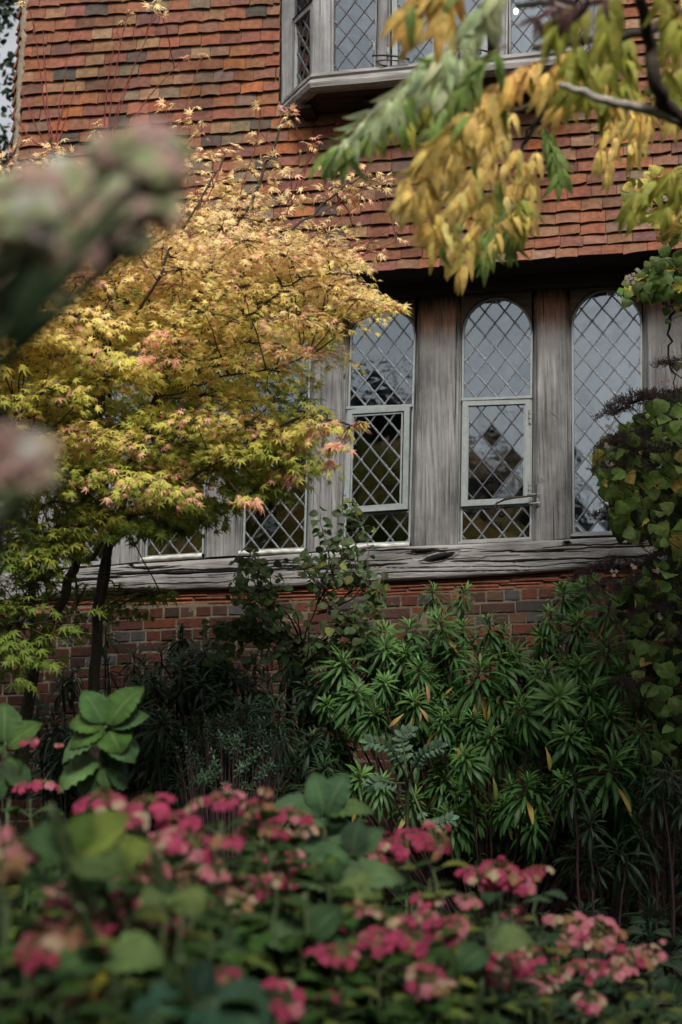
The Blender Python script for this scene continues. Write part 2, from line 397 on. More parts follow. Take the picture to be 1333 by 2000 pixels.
def glazing(parent, shape, node, pw_, ph_, d, fm=None, lead='lead', tilt=.006, X=None, cw=.0066, prefix='', skew=0., top=None):
    """glass quarries, each at its own slight angle, and their lead cames; X maps (x,d,z) in the light's frame to house space"""
    X = X or (lambda x,dd,z:(x,-dd,z))
    gb=MB(); lb=MB(); lo=np.min(shape,0); hi=np.max(shape,0)
    ia=int((lo[0]-node[0])/(pw_/2))-3; ib=int((hi[0]-node[0])/(pw_/2))+3; ja=int((lo[1]-node[1])/(ph_/2))-3; jb=int((hi[1]-node[1])/(ph_/2))+3
    def nd(i,j): return np.array([node[0]+i*pw_/2+skew*j*ph_/2, node[1]+j*ph_/2])
    for i in range(ia,ib+1):
        for j in range(ja,jb+1):
            if (i+j)%2==0: continue
            poly=clip_to([nd(i-1,j),nd(i,j-1),nd(i+1,j),nd(i,j+1)],shape)
            if len(poly)<3: continue
            c=np.mean(poly,0); tx,tz=rng.normal(0,tilt,2)
            vs=[X(p[0],d+(p-c)[0]*tx+(p-c)[1]*tz,p[1]) for p in poly]
            gb.add(vs,[tuple(range(len(poly)))])
    segs=[]
    for i in range(ia-40,ib+40):
        if (i+ja)%2: continue
        n=jb-ja+2
        for sg in (1,-1):
            a,b=nd(i,ja),nd(i+sg*n,ja+n); r=clip_seg(a,b,shape)
            if r: segs.append(r)
    for p,q in segs:
        v=q-p; L=np.linalg.norm(v)
        if L<.01: continue
        n=np.array([-v[1],v[0]])/L*cw; m=max(1,int(L/.05)); k=0
        pts=[p+v*t_/m+n*rng.normal(0,.10) for t_ in range(m+1)]
        vs=[]
        for pt in pts:
            vs+= [X(*( (pt-n)[0],d-.002,(pt-n)[1])),X((pt-n*.6)[0],d+.0055,(pt-n*.6)[1]),X((pt+n*.6)[0],d+.0055,(pt+n*.6)[1]),X((pt+n)[0],d-.002,(pt+n)[1])]
        f=[(a*4+b_,a*4+b_+1,a*4+b_+5,a*4+b_+4) for a in range(m) for b_ in range(3)]
        lb.add(vs,f)
    for i in range(ia,ib+1):                      # solder joints
        for j in range(ja,jb+1):
            if (i+j)%2: continue
            p=nd(i,j); 
            if len(clip_to([p+np.array(q)*.004 for q in ((-1,-1),(1,-1),(1,1),(-1,1))],shape))<4: continue
            r_=cw*rng.uniform(1.25,1.7); ring=[]
            vs=[X(p[0]+r_*math.cos(a),d+.004,p[1]+r_*math.sin(a)) for a in np.arange(8)*math.pi/4]+[X(p[0],d+.0085,p[1])]
            lb.add(vs,[(a,(a+1)%8,8) for a in range(8)],(.8,.8,.85))
    g=gb.build(prefix+'glass',M['glass'],parent); l=lb.build(prefix+'lead_lattice',M[lead],parent); return g,l
def rim(mb, pts, wdt, d0, d1, closed=True, X=None, col=(1,1,1)):     # flat bar following an outline, width inward
    X = X or (lambda x,dd,z:(x,-dd,z))
    pts=[np.asarray(p) for p in pts]; n=len(pts); cen=np.mean(pts,0); vs=[]
    for i,p in enumerate(pts):
        a=pts[(i-1)%n]; b=pts[(i+1)%n]
        if not closed: a=pts[max(i-1,0)]; b=pts[min(i+1,n-1)]
        e1=(p-a); e2=(b-p)
        e1=e1/(np.linalg.norm(e1) or 1); e2=e2/(np.linalg.norm(e2) or 1)
        n1=np.array([-e1[1],e1[0]]); n2=np.array([-e2[1],e2[0]])
        if np.linalg.norm(n1)<.5: n1=n2
        if np.linalg.norm(n2)<.5: n2=n1
        m_=n1+n2; m_/=np.linalg.norm(m_); m_=m_/max(.4,m_@n1)
        if (cen-p)@m_<0: m_=-m_
        q=p+m_*wdt
        vs+=[X(p[0],d0,p[1]),X(p[0],d1,p[1]),X(q[0],d1,q[1]),X(q[0],d0,q[1])]
    f=[]; e=n if closed else n-1
    for i in range(e):
        a=i*4; b=((i+1)%n)*4
        for k in range(4): f.append((a+k,a+(k+1)%4,b+(k+1)%4,b+k))
    if not closed: f+= [(0,1,2,3),(e*4+3,e*4+2,e*4+1,e*4)]
    mb.add(vs,f,col)
ZH=[wp(700,584,0),wp(1150,557,0)]
def z_head(s): return ZH[0][1]+(s-ZH[0][0])*(ZH[1][1]-ZH[0][1])/(ZH[1][0]-ZH[0][0])
Z0=z_head(0)
M['post']=wood_mat('weathered_oak_post',(.045,.043,.042),(.175,.172,.17),(.33,.325,.32),'z',(Z0-.46,Z0+.03,(1.0,.50,.28),(.10,.07,.055)))
M['beam']=wood_mat('weathered_oak_sill',(.075,.07,.065),(.25,.24,.23),(.38,.365,.35),'x')
M['baywood']=wood_mat('weathered_oak_oriel',(.10,.10,.10),(.24,.24,.24),(.36,.36,.355),'z')
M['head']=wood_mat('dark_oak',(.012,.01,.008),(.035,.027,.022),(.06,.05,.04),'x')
M['arch']=wood_mat('dark_arch_board',(.02,.015,.012),(.07,.05,.035),(.17,.12,.08),'x')

# posts between the lights: a moulded section run up each gap
def run_post(a0,b0,a1,b1,label=None):            # a=left glass edge, b=right glass edge; 0 bottom, 1 top  (s,z)
    pb=MB(); nz=60; prof_l=[(0,GD-.01),(.006,GD+.012),(.013,GD+.016),(.016,-.030),(.026,-.022),(.030,-.010),(.034,-.010),(.037,0)]
    W_=b0[0]-a0[0]; rows=[]
    for i in range(nz+1):
        t_=i/nz; A=lerp(a0,a1,t_); B=lerp(b0,b1,t_); wd=B[0]-A[0]
        wob=.004*(vnoise(A[1]*2.2,a0[0]*7,1)-.5)
        pts=[(A[0]+x,dd) for x,dd in prof_l]
        xs=np.linspace(A[0]+.040,B[0]-.040,12)
        pts+=[(x,.0015*math.sin(x*60)+.006*(vnoise(x*50,A[1]*1.5,2)-.5)) for x in xs]
        pts+=[(B[0]-x,dd) for x,dd in prof_l[::-1]]
        z=lerp(A[1],B[1],.5)
        rows.append([(x+wob,-dd,lerp(A[1],B[1],(x-A[0])/max(wd,1e-3))) for x,dd in pts])
    pb.grid(np.array(rows))
    if label:                                     # an old split and raised figure in the oak
        for q,rr in (([(1054,768),(1062,788),(1078,806),(1094,818),(1108,829)],.008),([(1056,776),(1066,800),(1082,818),(1100,836)],.004)):
            c=[wp(x,y,.0) for x,y in q]; pb.tube([(p[0],.004,p[1]) for p in c],[rr*.3,rr*.8,rr,rr*.7,rr*.2][:len(c)],6)
    o=pb.build('post',M['post'],house)
    return o
def ext(p,q,z):                                   # point on the line p-q at height z
    t_=(z-p[1])/(q[1]-p[1]); return np.array([p[0]+(q[0]-p[0])*t_, z])
for i in range(-1,6):
    if i>=0: A0,A1=WINS[i]['br'],WINS[i]['sr']
    else: A0,A1=wp(-60,1120,GD),wp(-46,730,GD)
    if i<5: B0,B1=WINS[i+1]['bl'],WINS[i+1]['sl']
    else: B0,B1=wp(1345,1030,GD),wp(1345,620,GD)
    zt=z_head((A0[0]+B0[0])/2)+.03
    zb0,zb1=A0[1]-.03,B0[1]-.03
    run_post(ext(A0,A1,zb0),ext(B0,B1,zb1),ext(A0,A1,zt),ext(B0,B1,zt),i==4)
# plank right of the last post
rp=MB(); rp.box(wp(1350,1030,GD)[0],SR,-.01,.1,wp(1350,1030,GD)[1]-.05,z_head(2)+.03); rp.build('post',M['post'],house)
hb=MB()                                           # bressumer under the jetty, in two steps
ns=40; xs=np.linspace(s_left(3)-.02,SR,ns)
rows=[]
for dd,zo in ((-.10,-.02),(.022,-.012),(.030,.0),(.034,.10),(.05,.105),(.055,.5)):
    rows.append([(x,-(dd+.006*(vnoise(x*3,zo*9,8)-.5)),z_head(x)+zo+.008*(vnoise(x*2,zo*5,4)-.5)) for x in xs])
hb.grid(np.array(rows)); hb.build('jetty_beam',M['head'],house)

stk=[]
for wi,W in enumerate(WINS):
    wn=empty('window',parent=house)
    # arched board: from the arch up to the beam, with the reveal back to the glass
    ab=MB(); ap=arch_pts(W,18); ztop=z_head(W['ap'][0])+.01; rows=[[],[],[],[]]
    for p in ap:
        p=np.asarray(p); q=np.array([p[0],ztop])
        rows[0].append((p[0],-(GD-.01),p[1])); rows[1].append((p[0],.020,p[1])); rows[2].append((lerp(p[0],q[0],.5),.018,lerp(p[1],ztop,.5))); rows[3].append((q[0],.018,ztop))
    ab.grid(np.array(rows)); 
    # side cheeks of the board below the springing
    ab.build('arch_board',M['arch'],wn)
    O=outline(W)
    fb=MB(); rim(fb,O,.012,GD-.004,GD+.012)
    prx=.1245; pry=.157
    cas={3:[(681,800),(806,796),(802,998),(674,1004)],4:[(905,784),(1038,779),(1037,984),(902,991)]}.get(wi)
    inn={3:[(692,814),(791,810),(787,988),(687,993)],4:[(916,792),(1026,787),(1025,975),(913,980)]}.get(wi)
    if cas:
        cq=[wp(*p,GD) for p in cas]; iq=[wp(*p,GD) for p in inn]
        up=[cq[0]]+[p for p in arch_pts(W)]+[cq[1]]; up[0]=np.array([W['sl'][0]+(cq[0]-W['sl'])[0],cq[0][1]])
        lowp=[W['bl'],cq[3],cq[2],W['br']]
        glazing(wn,up,W['nd'],prx,pry,GD)
        glazing(wn,lowp,wp(743,1026,GD) if wi==3 else wp(961,1018,GD),prx,pry,GD)
        # transom bar and the opening light
        fb.quadbox([L3(cq[0]+np.array([-.006,-.004]),GD+.038),L3(cq[1]+np.array([.006,-.004]),GD+.038),L3(cq[1]+np.array([.006,.012]),GD+.038),L3(cq[0]+np.array([-.006,.012]),GD+.038)],.05)
        fb.quadbox([L3(cq[3]+np.array([0,-.012]),GD+.012),L3(cq[2]+np.array([0,-.012]),GD+.012),L3(cq[2],GD+.012),L3(cq[3],GD+.012)],.02)
        ang=R(6.5) if wi==3 else R(.6); hinge=cq[0][0] if wi==3 else cq[1][0]; sgn=1 if wi==3 else -1
        def X(x,dd,z,h=hinge,a=ang,sg=sgn):
            rx=(x-h); return (h+rx*math.cos(a)-(dd-GD)*math.sin(a)*sg, -(GD+(dd-GD)*math.cos(a)+abs(rx)*math.sin(a)), z)
        cf=MB(); rim(cf,[cq[0]+np.array([.001,-.003]),cq[1]+np.array([0,-.003]),cq[2],cq[3]],.034,GD+.006,GD+.030,X=X)
        rim(cf,[iq[0]+np.array([-.004,.004]),iq[1]+np.array([.004,.004]),iq[2]+np.array([.004,-.004]),iq[3]+np.array([-.004,-.004])],.010,GD+.004,GD+.021,X=X)
        for hz in (.12,.80):                      # hinges
            side=(cq[0],cq[3]) if wi==3 else (cq[1],cq[2]); hp=lerp(side[0],side[1],hz)
            sx=-1 if wi==3 else 1
            for kk in range(3):
                x0=hp[0]-.012*(sx>0)-.002; z0_=hp[1]-.03*kk
                cf.tube([X(hp[0]-sx*.006,GD+.035,z0_),X(hp[0]-sx*.006,GD+.035,z0_-.024)],.008+.002*(kk==1),8)
        cf.build('casement_frame',M['frame'],wn)
        glazing(wn,iq,wp(745,851,GD) if wi==3 else wp(942,853,GD),prx,.155,GD+.012,X=X,prefix='casement_',lead='lead' if wi==3 else 'dlead',tilt=.006,cw=.007 if wi==3 else .006)
        stk.append((cq,X))
    else:
        glazing(wn,O,W['nd'],prx if wi!=5 else .127,pry,GD,lead='lead')
    fb.build('window_frame',M['frame'],wn)
    if wi in (1,2,3):                             # white painted strip under the lights
        sb=MB(); a,b=W['bl'],W['br']; n=24; rows=[]
        for dd,zo in ((GD-.02,.004),(GD+.02,.002),(.008,-.006),(.016,-.016),(.012,-.030),(-.02,-.034)):
            rows.append([(lerp(a[0]-.012,b[0]+.006,i/n),-(dd+.006*(vnoise(i*.9,zo*99+wi,5)-.5)),lerp(a[1],b[1],i/n)+zo+.007*(vnoise(i*.7,wi*5.,6)-.5)) for i in range(n+1)])
        sb.grid(np.array(rows)); sb.build('sill',M['white'],wn,True)
    else:
        sb=MB(); a,b=W['bl'],W['br']; sb.quadbox([L3(a+np.array([-.01,-.02]),.0),L3(b+np.array([.01,-.02]),.0),L3(b+np.array([.01,.0]),GD+.02),L3(a+np.array([-.01,.0]),GD+.02)],.08)
        sb.build('sill',M['beam'],wn)
    W['obj']=wn
# window stay and latch of the fourth light
cq,X=stk[1]; wn=WINS[4]['obj']; sy=MB()
def wl(px,py,d): p=wp(px,py,d); return (p[0],-d,p[1])
sy.tube([wl(972,981,.03),wl(968,986,.05),wl(966,992,.05),wl(972,996,.05),wl(978,991,.05)],.006,8)
sy.tube([wl(970,984,.04),wl(985,976,.055),wl(1005,972,.06),wl(1035,969,.05),wl(1048,968,.03),wl(1048,945,.03)],[.004,.007,.007,.005,.004,.003],8)
sy.build('window_stay',M['iron'],wn,True)
sy=MB()
for px in (1038,1050): sy.tube([wl(px,965,.0),wl(px,988,.012)],.006,8)
sy.tube([wl(1030,966,.02),wl(1056,965,.02)],.005,8); sy.tube([wl(1034,984,.02),wl(1056,982,.02)],.005,8)
sy.build('latch',M['frame'],wn,True); sy=MB()
a_=np.arange(0,2.2*math.pi,.4); sy.tube([wl(1058+5*(1-i*.03)*math.cos(a),934+5*(1-i*.03)*math.sin(a),.012) for i,a in enumerate(a_)],.002,6)
sy.build('curled_catch',M['frame'],wn,True)

# ------------------------------------------------------------------ the great sill beam, weathered with splits and knot holes
TB=[(60,1118),(230,1103),(400,1092),(600,1080),(802,1066),(900,1062),(1040,1056),(1262,1045),(1420,1036)]
BB=[(60,1172),(230,1152),(330,1152),(560,1146),(700,1137),(900,1127),(1060,1117),(1290,1098),(1420,1088)]
tz=np.array([wp(*p,.05) for p in TB]); bz=np.array([wp(*p,.05) for p in BB])
nx,nz=900,70; xs=np.linspace(wp(-40,1120,.05)[0],SR,nx); G=np.zeros((nz,nx,3))
zt=np.interp(xs,tz[:,0],tz[:,1]); zb=np.interp(xs,bz[:,0],bz[:,1])
Q=np.linspace(0,1,nz)[:,None]; Xg=np.tile(xs,(nz,1)); Zg=zb+(zt-zb)*Q
D=.055+.007*(vnoise(Xg*1.5,Zg*9,1)-.5)+.0035*(vnoise(Xg*6,Zg*60,2)-.5)+.003*(vnoise(Xg*16,Zg*150,3)-.5)
edge=np.minimum(Q,1-Q)*np.ones_like(Xg); D-=.02*np.exp(-edge/.05)
def crack(px0,py0,px1,py1,wd,dp,seed,amp=.010):
    global D
    a=wp(px0,py0,.05); b=wp(px1,py1,.05); u=(Xg-a[0])/(b[0]-a[0]); ok=(u>0)&(u<1)
    zc=a[1]+(b[1]-a[1])*u+amp*(vnoise(Xg*5,seed*3.+0*Xg,seed)-.5)*2+amp*.5*(vnoise(Xg*23,seed*5.+0*Xg,seed)-.5)
    w_=wd*np.sqrt(np.clip(np.sin(np.pi*np.clip(u,0,1)),0,1))*(.5+vnoise(Xg*11,0*Xg,seed+9))+1e-5
    D-=np.where(ok,dp*np.exp(-((Zg-zc)/w_)**2),0)
for c in [(150,1124,620,1108,.0055,.10,1),(330,1114,700,1104,.003,.07,2),(560,1112,800,1100,.004,.05,3),(880,1098,1080,1093,.004,.07,4),(930,1080,1200,1068,.0028,.06,5),(1000,1100,1330,1078,.003,.05,6),(220,1143,520,1132,.002,.04,7),(650,1124,1010,1112,.002,.04,8),(1060,1069,1320,1060,.003,.06,9),(100,1140,240,1128,.005,.08,10),(700,1078,900,1074,.003,.05,11),(480,1098,690,1090,.0025,.05,12),(900,1110,1160,1102,.002,.03,13),(1180,1090,1400,1080,.003,.05,14),(230,1110,330,1104,.004,.07,15)]: crack(*c)
for k in range(40):
    x=random.uniform(100,1330); y=lerp(np.interp(x,[60,1330],[1120,1045]),np.interp(x,[60,1330],[1160,1095]),random.random()); crack(x,y,x+random.uniform(40,170),y-random.uniform(0,8),.0014,.025,20+k,.004)
for (px,py,rx,rz,dp,sl) in ((826,1077,.060,.010,.13,.03),(858,1089,.075,.017,.16,.18),(1108,1060,.018,.010,.06,0),(560,1094,.012,.008,.05,0),(256,1104,.016,.010,.07,0)):
    a=wp(px,py,.05); dx=(Xg-a[0])/rx; dz=(Zg-a[1]-(Xg-a[0])*sl)/rz; rr_=dx**2+dz**2
    D+=.016*np.exp(-(np.sqrt(rr_)-1.25)**2*9); D-=dp*np.exp(-rr_**2)
G[...,0]=Xg; G[...,1]=-np.clip(D,-.12,.2); G[...,2]=Zg
sb=MB(); sb.grid(G)
sb.grid(np.array([[(x,-.035,z) for x,z in zip(xs[::20],zt[::20])],[(x,.12,z) for x,z in zip(xs[::20],zt[::20])]]))
sb.grid(np.array([[(x,-.035,z) for x,z in zip(xs[::20],zb[::20])],[(x,.12,z) for x,z in zip(xs[::20],zb[::20])]]))
sb.build('sill_beam',M['beam'],house)

# ------------------------------------------------------------------ brickwork
bm=MB(); mo=MB(); bcol=[((.17,.055,.036),6),((.13,.045,.034),7),((.095,.046,.036),6),((.06,.05,.048),1),((.21,.066,.036),3),((.11,.062,.042),4)]
bc=np.array([p[0] for p in bcol]); bw=np.array([p[1] for p in bcol],float); bw/=bw.sum()
sL=wp(-60,1200,0)[0]
def zb_(s): return np.interp(s,bz[:,0],bz[:,1])
z0c=lambda s: zb_(s)*.5+(zb_(0)+(s)*.03)*.5
y=0.; row=0
heights=[.022,.020,.022,.024]+[.071]*34
for k,h in enumerate(heights):
    s=sL+random.uniform(-.2,0); thin=k<4; head=(k%2==0)
    while s<SR:
        wd=(random.uniform(.24,.30) if thin else (random.uniform(.098,.108) if head else random.uniform(.205,.222)))
        if not thin and random.random()<.04: wd*=.6
        zz=z0c(s)-y-.004 if not thin else zb_(s+wd/2)-y-.004; ga=random.uniform(.009,.013)
        c=bc[rng.choice(len(bc),p=bw)]*rng.uniform(.7,1.2)*.68*(.62+.38*min(1,max(0,(s+1.2)/2.0+.5*vnoise(s*2,k*.3,3)-.2)))  # tint darkens towards the left, painting in the maple's shade
        if thin: c=np.array((.25,.085,.05))*rng.uniform(.7,1.15)
        if (not thin) and head and random.random()<.14: c=np.array((.06,.055,.06))*rng.uniform(.7,1.2)
        dd=-.0+rng.normal(0,.0025)+(.012 if k in(1,) else 0)+(.006 if k in (0,2) else 0)
        zz+=.004*(vnoise(s*1.3,k*2.,7)-.5)
        x0,x1=s,s+wd-ga; zt_,zl=zz,zz-(h-.010 if not thin else h-.007); bv=.005
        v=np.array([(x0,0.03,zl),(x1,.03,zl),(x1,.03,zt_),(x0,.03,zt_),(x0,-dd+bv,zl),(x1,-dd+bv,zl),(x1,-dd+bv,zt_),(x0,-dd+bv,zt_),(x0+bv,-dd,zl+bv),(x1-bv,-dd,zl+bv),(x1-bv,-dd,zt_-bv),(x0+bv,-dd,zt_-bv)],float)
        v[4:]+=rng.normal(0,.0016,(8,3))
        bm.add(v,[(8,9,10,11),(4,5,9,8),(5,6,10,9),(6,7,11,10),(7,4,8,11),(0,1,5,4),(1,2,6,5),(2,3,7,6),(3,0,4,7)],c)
        s+=wd
    y+=h
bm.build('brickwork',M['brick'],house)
xs=np.linspace(sL,SR,260); zs=np.linspace(0,1,140); Xg=np.tile(xs,(len(zs),1)); Zg=.2+(zb_(xs)+.01-.2)*zs[:,None]
Dm=-.006+.005*(vnoise(Xg*40,Zg*40,4)-.5)+.003*(vnoise(Xg*90,Zg*90,5)-.5)
mo.grid(np.stack([Xg,-Dm,Zg],-1),(.165,.14,.10)); mo.build('mortar',M['mortar'],house)
# left return of the ground floor wall, back of the room
bx=MB(); bx.box(sL-.02,sL+.0,0.0,5,.2,z_eave(-2)); bx.box(sL,SR,.30,.32,.2,zb_(0)-.3); bx.build('side_wall',M['brick'],house)
rm=MB(); x0,x1=sL,SR; zf,zc=zb_(0)-.9,z_head(0)+.25
rm.add([(x0,.12,zf),(x1,.12,zf),(x1,3,zf),(x0,3,zf),(x0,.12,zc),(x1,.12,zc),(x1,3,zc),(x0,3,zc)],[(0,1,2,3),(4,5,6,7),(2,3,7,6),(0,3,7,4),(1,2,6,5)])
rm.box(-2,3,2.6,2.98,zf,zf+.9); rm.box(x0,x1,1.4,1.5,zf+2.0,zf+2.05)
rm.build('room_interior',M['room'],house)

# ------------------------------------------------------------------ oriel window
ori=empty('oriel_window',parent=house)
DB,DF=.205,.55
fL=wp(613,140,DF)[0]; fR=wp(1112,110,DF)[0]
def zline(pa,pb,d):
    a,b=wp(*pa,d),wp(*pb,d); return lambda s: a[1]+(s-a[0])*(b[1]-a[1])/(b[0]-a[0])
zs_=zline((611,146),(764,131),DF)                # top edge of the sill moulding on the front
# plan of the oriel (s,d) with an offset outward
def plan(off):
    k=.45*off
    return [(obL-off*1.0,DB-.03),(fL-k,DF+off),(fR+k,DF+off),(obR+off*1.0,DB-.03)]
def ring_rows(specs,n=30):
    rows=[]
    for off,dz in specs:
        pl=plan(off); r=[]
        for (a,b,m_) in ((0,1,8),(1,2,n),(2,3,8)):
            for i in range(m_+(1 if (a,b)==(2,3) else 0)):
                t_=i/m_; s=lerp(pl[a][0],pl[b][0],t_); d=lerp(pl[a][1],pl[b][1],t_)
                r.append((s,-(d+.004*(vnoise(s*6,dz*40,3)-.5)),zs_(s)+dz+.006*(vnoise(s*3,dz*30,9)-.5)))
        rows.append(r)
    return np.array(rows)
om=MB(); om.grid(ring_rows([(-.10,.012),(.0,.006),(.022,.0),(.026,-.022),(.012,-.030),(.010,-.038),(.034,-.046),(.040,-.070),(.030,-.098),(.0,-.112),(-.03,-.116)]))
om.build('sill_moulding',M['baywood'] if False else M['beam'],ori)
un=MB(); g1=ring_rows([(-.03,-.112)]); g=g1[0]; nb=len(g); back=[(p[0],-.17,ORB+.0) if False else (p[0],-.15,p[2]-.01) for p in g]
un.grid(np.array([g,back]),(.05,.035,.025))
for i in range(5): un.box(lerp(obL,obR,.08+i*.2),lerp(obL,obR,.12+i*.2),-.42,-.18,zs_(0)-.16+i*.012,zs_(0)-.135+i*.012,(.05,.035,.025))
un.build('underside_boards',M['head'],ori)
# corner posts, mullions and lights
def bpost(px0,px1,px0t,px1t,d0=DF,thick=.09,nm='mullion',mat='baywood'):
    a=wp(px0,140,d0); b=wp(px1,140,d0); c_=wp(px0t,0,d0); d_=wp(px1t,0,d0)
    zt_=ZT; zb0,zb1=zs_(a[0])-.0,zs_(b[0])-.0
    A0,B0=ext(a,c_,zb0),ext(b,d_,zb1); A1,B1=ext(a,c_,zt_),ext(b,d_,zt_)
    q=MB(); n=30; rows=[]
    for i in range(n+1):
        t_=i/n; A=lerp(A0,A1,t_); B=lerp(B0,B1,t_); wd=B[0]-A[0]
        r=[(A[0]+.002,-(d0-thick),A[1]),(A[0],-(d0-.022),A[1]),(A[0]+.010,-(d0-.018),A[1]),(A[0]+.012,-(d0-.004),A[1])]
        r+=[(lerp(A[0]+.014,B[0]-.014,j/5),-(d0+.004*(vnoise(j*3.,A[1]*4,7)-.5)),lerp(A[1],B[1],.5)) for j in range(6)]
        r+=[(B[0]-.012,-(d0-.004),B[1]),(B[0]-.010,-(d0-.018),B[1]),(B[0],-(d0-.022),B[1]),(B[0]-.002,-(d0-thick),B[1])]
        rows.append(r)
    q.grid(np.array(rows)); q.build(nm,M[mat],ori)
bpost(606,650,610,650,nm='corner_post'); bpost(1074,1116,1078,1120,nm='corner_post')
bpost(734,760,738,762); bpost(848,874,850,876); bpost(968,990,970,992)
# back posts against the tiles
for (x0_,x1_) in ((549,577),(1160,1187)):
    q=MB(); a=wp(x0_,190,DB+.02); b=wp(x1_,190,DB+.02); c_=wp(x0_+3,0,DB+.02); d_=wp(x1_+3,0,DB+.02)
    A0,B0,A1,B1=ext(a,c_,ORB-.01),ext(b,d_,ORB+.005),ext(a,c_,ZT),ext(b,d_,ZT)
    q.quadbox([(A0[0],-(DB+.03),A0[1]),(B0[0],-(DB+.075) if x0_<900 else -(DB+.03),B0[1]),(B1[0],-(DB+.075) if x0_<900 else -(DB+.03),B1[1]),(A1[0],-(DB+.03),A1[1])],.08)
    q.build('back_post',M['baywood'],ori)
lights=[((650,735),(650,738)),((768,849),(770,851)),((874,953),(876,954)),((995,1076),(995,1079))]
GO=DF-.055
for i,((a,b),(c_,d_)) in enumerate(lights):
    p=[wp(a,140,GO),wp(b,140,GO),wp(c_,0,GO),wp(d_,0,GO)]
    q=[ext(p[0],p[2],zs_(p[0][0])+.006),ext(p[1],p[3],zs_(p[1][0])+.006),ext(p[1],p[3],ZT-.02),ext(p[0],p[2],ZT-.02)]
    glazing(ori,q,wp(694.5+i*109,45.6-i*8,GO),.113,.146,GO,lead='dlead',tilt=.004,cw=.0055)
    ff=MB(); rim(ff,q,.012,GO-.004,GO+.016)
    if i in (1,2):
        x0,x1=(q[0][0],q[0][0]+.034) if i==1 else (q[1][0]-.034,q[1][0]); zz=min(q[0][1],q[1][1])
        ff.quadbox([(x0,-(GO+.03),zz),(x1,-(GO+.03),zz),(x1,-(GO+.03),ZT),(x0,-(GO+.03),ZT)],.03)
    ff.build('light_frame',M['frame'] if i in (1,2) else M['baywood'],ori)
# side facets with their own lattice
for sd_ in (0,1):
    A=np.array([obL+.10,DB+.06]) if sd_==0 else np.array([obR-.10,DB+.06]); B=np.array([fL+.0,DF-.05]) if sd_==0 else np.array([fR-.0,DF-.05])
    if sd_==0: A=np.array([wp(577,180,DB+.06)[0],DB+.06])
    else: A=np.array([wp(1160,180,DB+.06)[0],DB+.06])
    Ln=np.linalg.norm(B-A); ux=(B-A)/Ln; nr=np.array([-ux[1],ux[0]]); nr=nr if (nr[1]>0) else -nr
    if sd_==0 and nr[0]>0: nr=-nr
    if sd_==1 and nr[0]<0: nr=-nr
    def XS(x,dd,z,A=A,ux=ux,nr=nr): p=A+ux*x+nr*dd; return (p[0],-p[1],z)
    zb0=zs_(A[0])+.0; zb1=zs_(B[0])+.0
    ztr=ORB+.50
    shp=[np.array([.035,zb0+.035]),np.array([Ln-.03,zb1+.035]),np.array([Ln-.03,ztr]),np.array([.035,ztr-.0])]
    glazing(ori,shp,np.array([.1,zb0+.2]),.115,.146,0,lead='lead',tilt=.004,X=XS,cw=.008)
    shp2=[np.array([.0,ztr+.05]),np.array([Ln,ztr+.05]),np.array([Ln,ZT]),np.array([.0,ZT])]
    glazing(ori,shp2,np.array([.1,zb0+.2]),.115,.146,-.02,lead='dlead',tilt=.004,X=XS,cw=.006)
    ff=MB(); rim(ff,[np.array([0,zb0]),np.array([Ln,zb1]),np.array([Ln,ztr+.035]),np.array([0,ztr+.035])],.034,-.01,.022,X=XS)
    ff.build('side_light_frame',M['baywood'],ori)
    dk=MB(); dk.add([XS(0,.03,ztr+.036),XS(Ln,.03,ztr+.036),XS(Ln,-.03,ztr+.05),XS(0,-.03,ztr+.05)],[(0,1,2,3)]); dk.build('weather_bar',M['dark'],ori)
# dim room behind the oriel, and the little lamp that shows in it
rm=MB(); rm.add([(obL+.02,-.17,ORB),(obR-.02,-.17,ORB),(obR-.02,1.5,ORB-.1),(obL+.02,1.5,ORB-.1),(obL+.02,-.17,ZT),(obR-.02,-.17,ZT),(obR-.02,1.5,ZT),(obL+.02,1.5,ZT)],[(0,1,2,3),(2,3,7,6),(0,3,7,4),(1,2,6,5),(4,5,6,7)])
rm.build('upper_room_interior',M['room'],ori)
rf=MB(); rf.box(obL-.3,SR,-.55,1.6,ZT,ZT+.05); rf.build('oriel_top',M['dark'],ori)
for (cx_) in (795,955):                            # casement stays and curled catches
    st=MB(); k=cx_-795; yk=-k*.085
    def w2(px,py,d): p=wp(px+k,py+yk,d); return (p[0],-d,p[1])
    st.tube([w2(728,109,DF+.02),w2(750,108,DF+.05),w2(775,110,DF+.07),w2(800,116,DF+.05)],.006,8)
    st.tube([w2(735,120,DF+.02),w2(752,117,DF+.05),w2(780,119,DF+.05)],.004,8)
    st.tube([w2(736,121,DF+.03),w2(745,127,DF+.04),w2(757,129,DF+.02)],.005,8)
    st.build('window_stay',M['iron'],ori,True)
    st=MB(); st.tube([w2(731,108,DF+.012),w2(731,84,DF+.012)],.0045,8)
    a_=np.arange(0,2.3*math.pi,.4); st.tube([w2(727.5+4.5*(1-i*.03)*math.cos(a),83+4.5*(1-i*.03)*math.sin(a),DF+.012) for i,a in enumerate(a_)],.003,6)
    st.build('catch',M['frame'],ori,True); st=MB(); st.tube([w2(758,92,DF+.0),w2(758,112,DF+.0)],.008,8); st.build('hinge',M['frame'],ori,True)

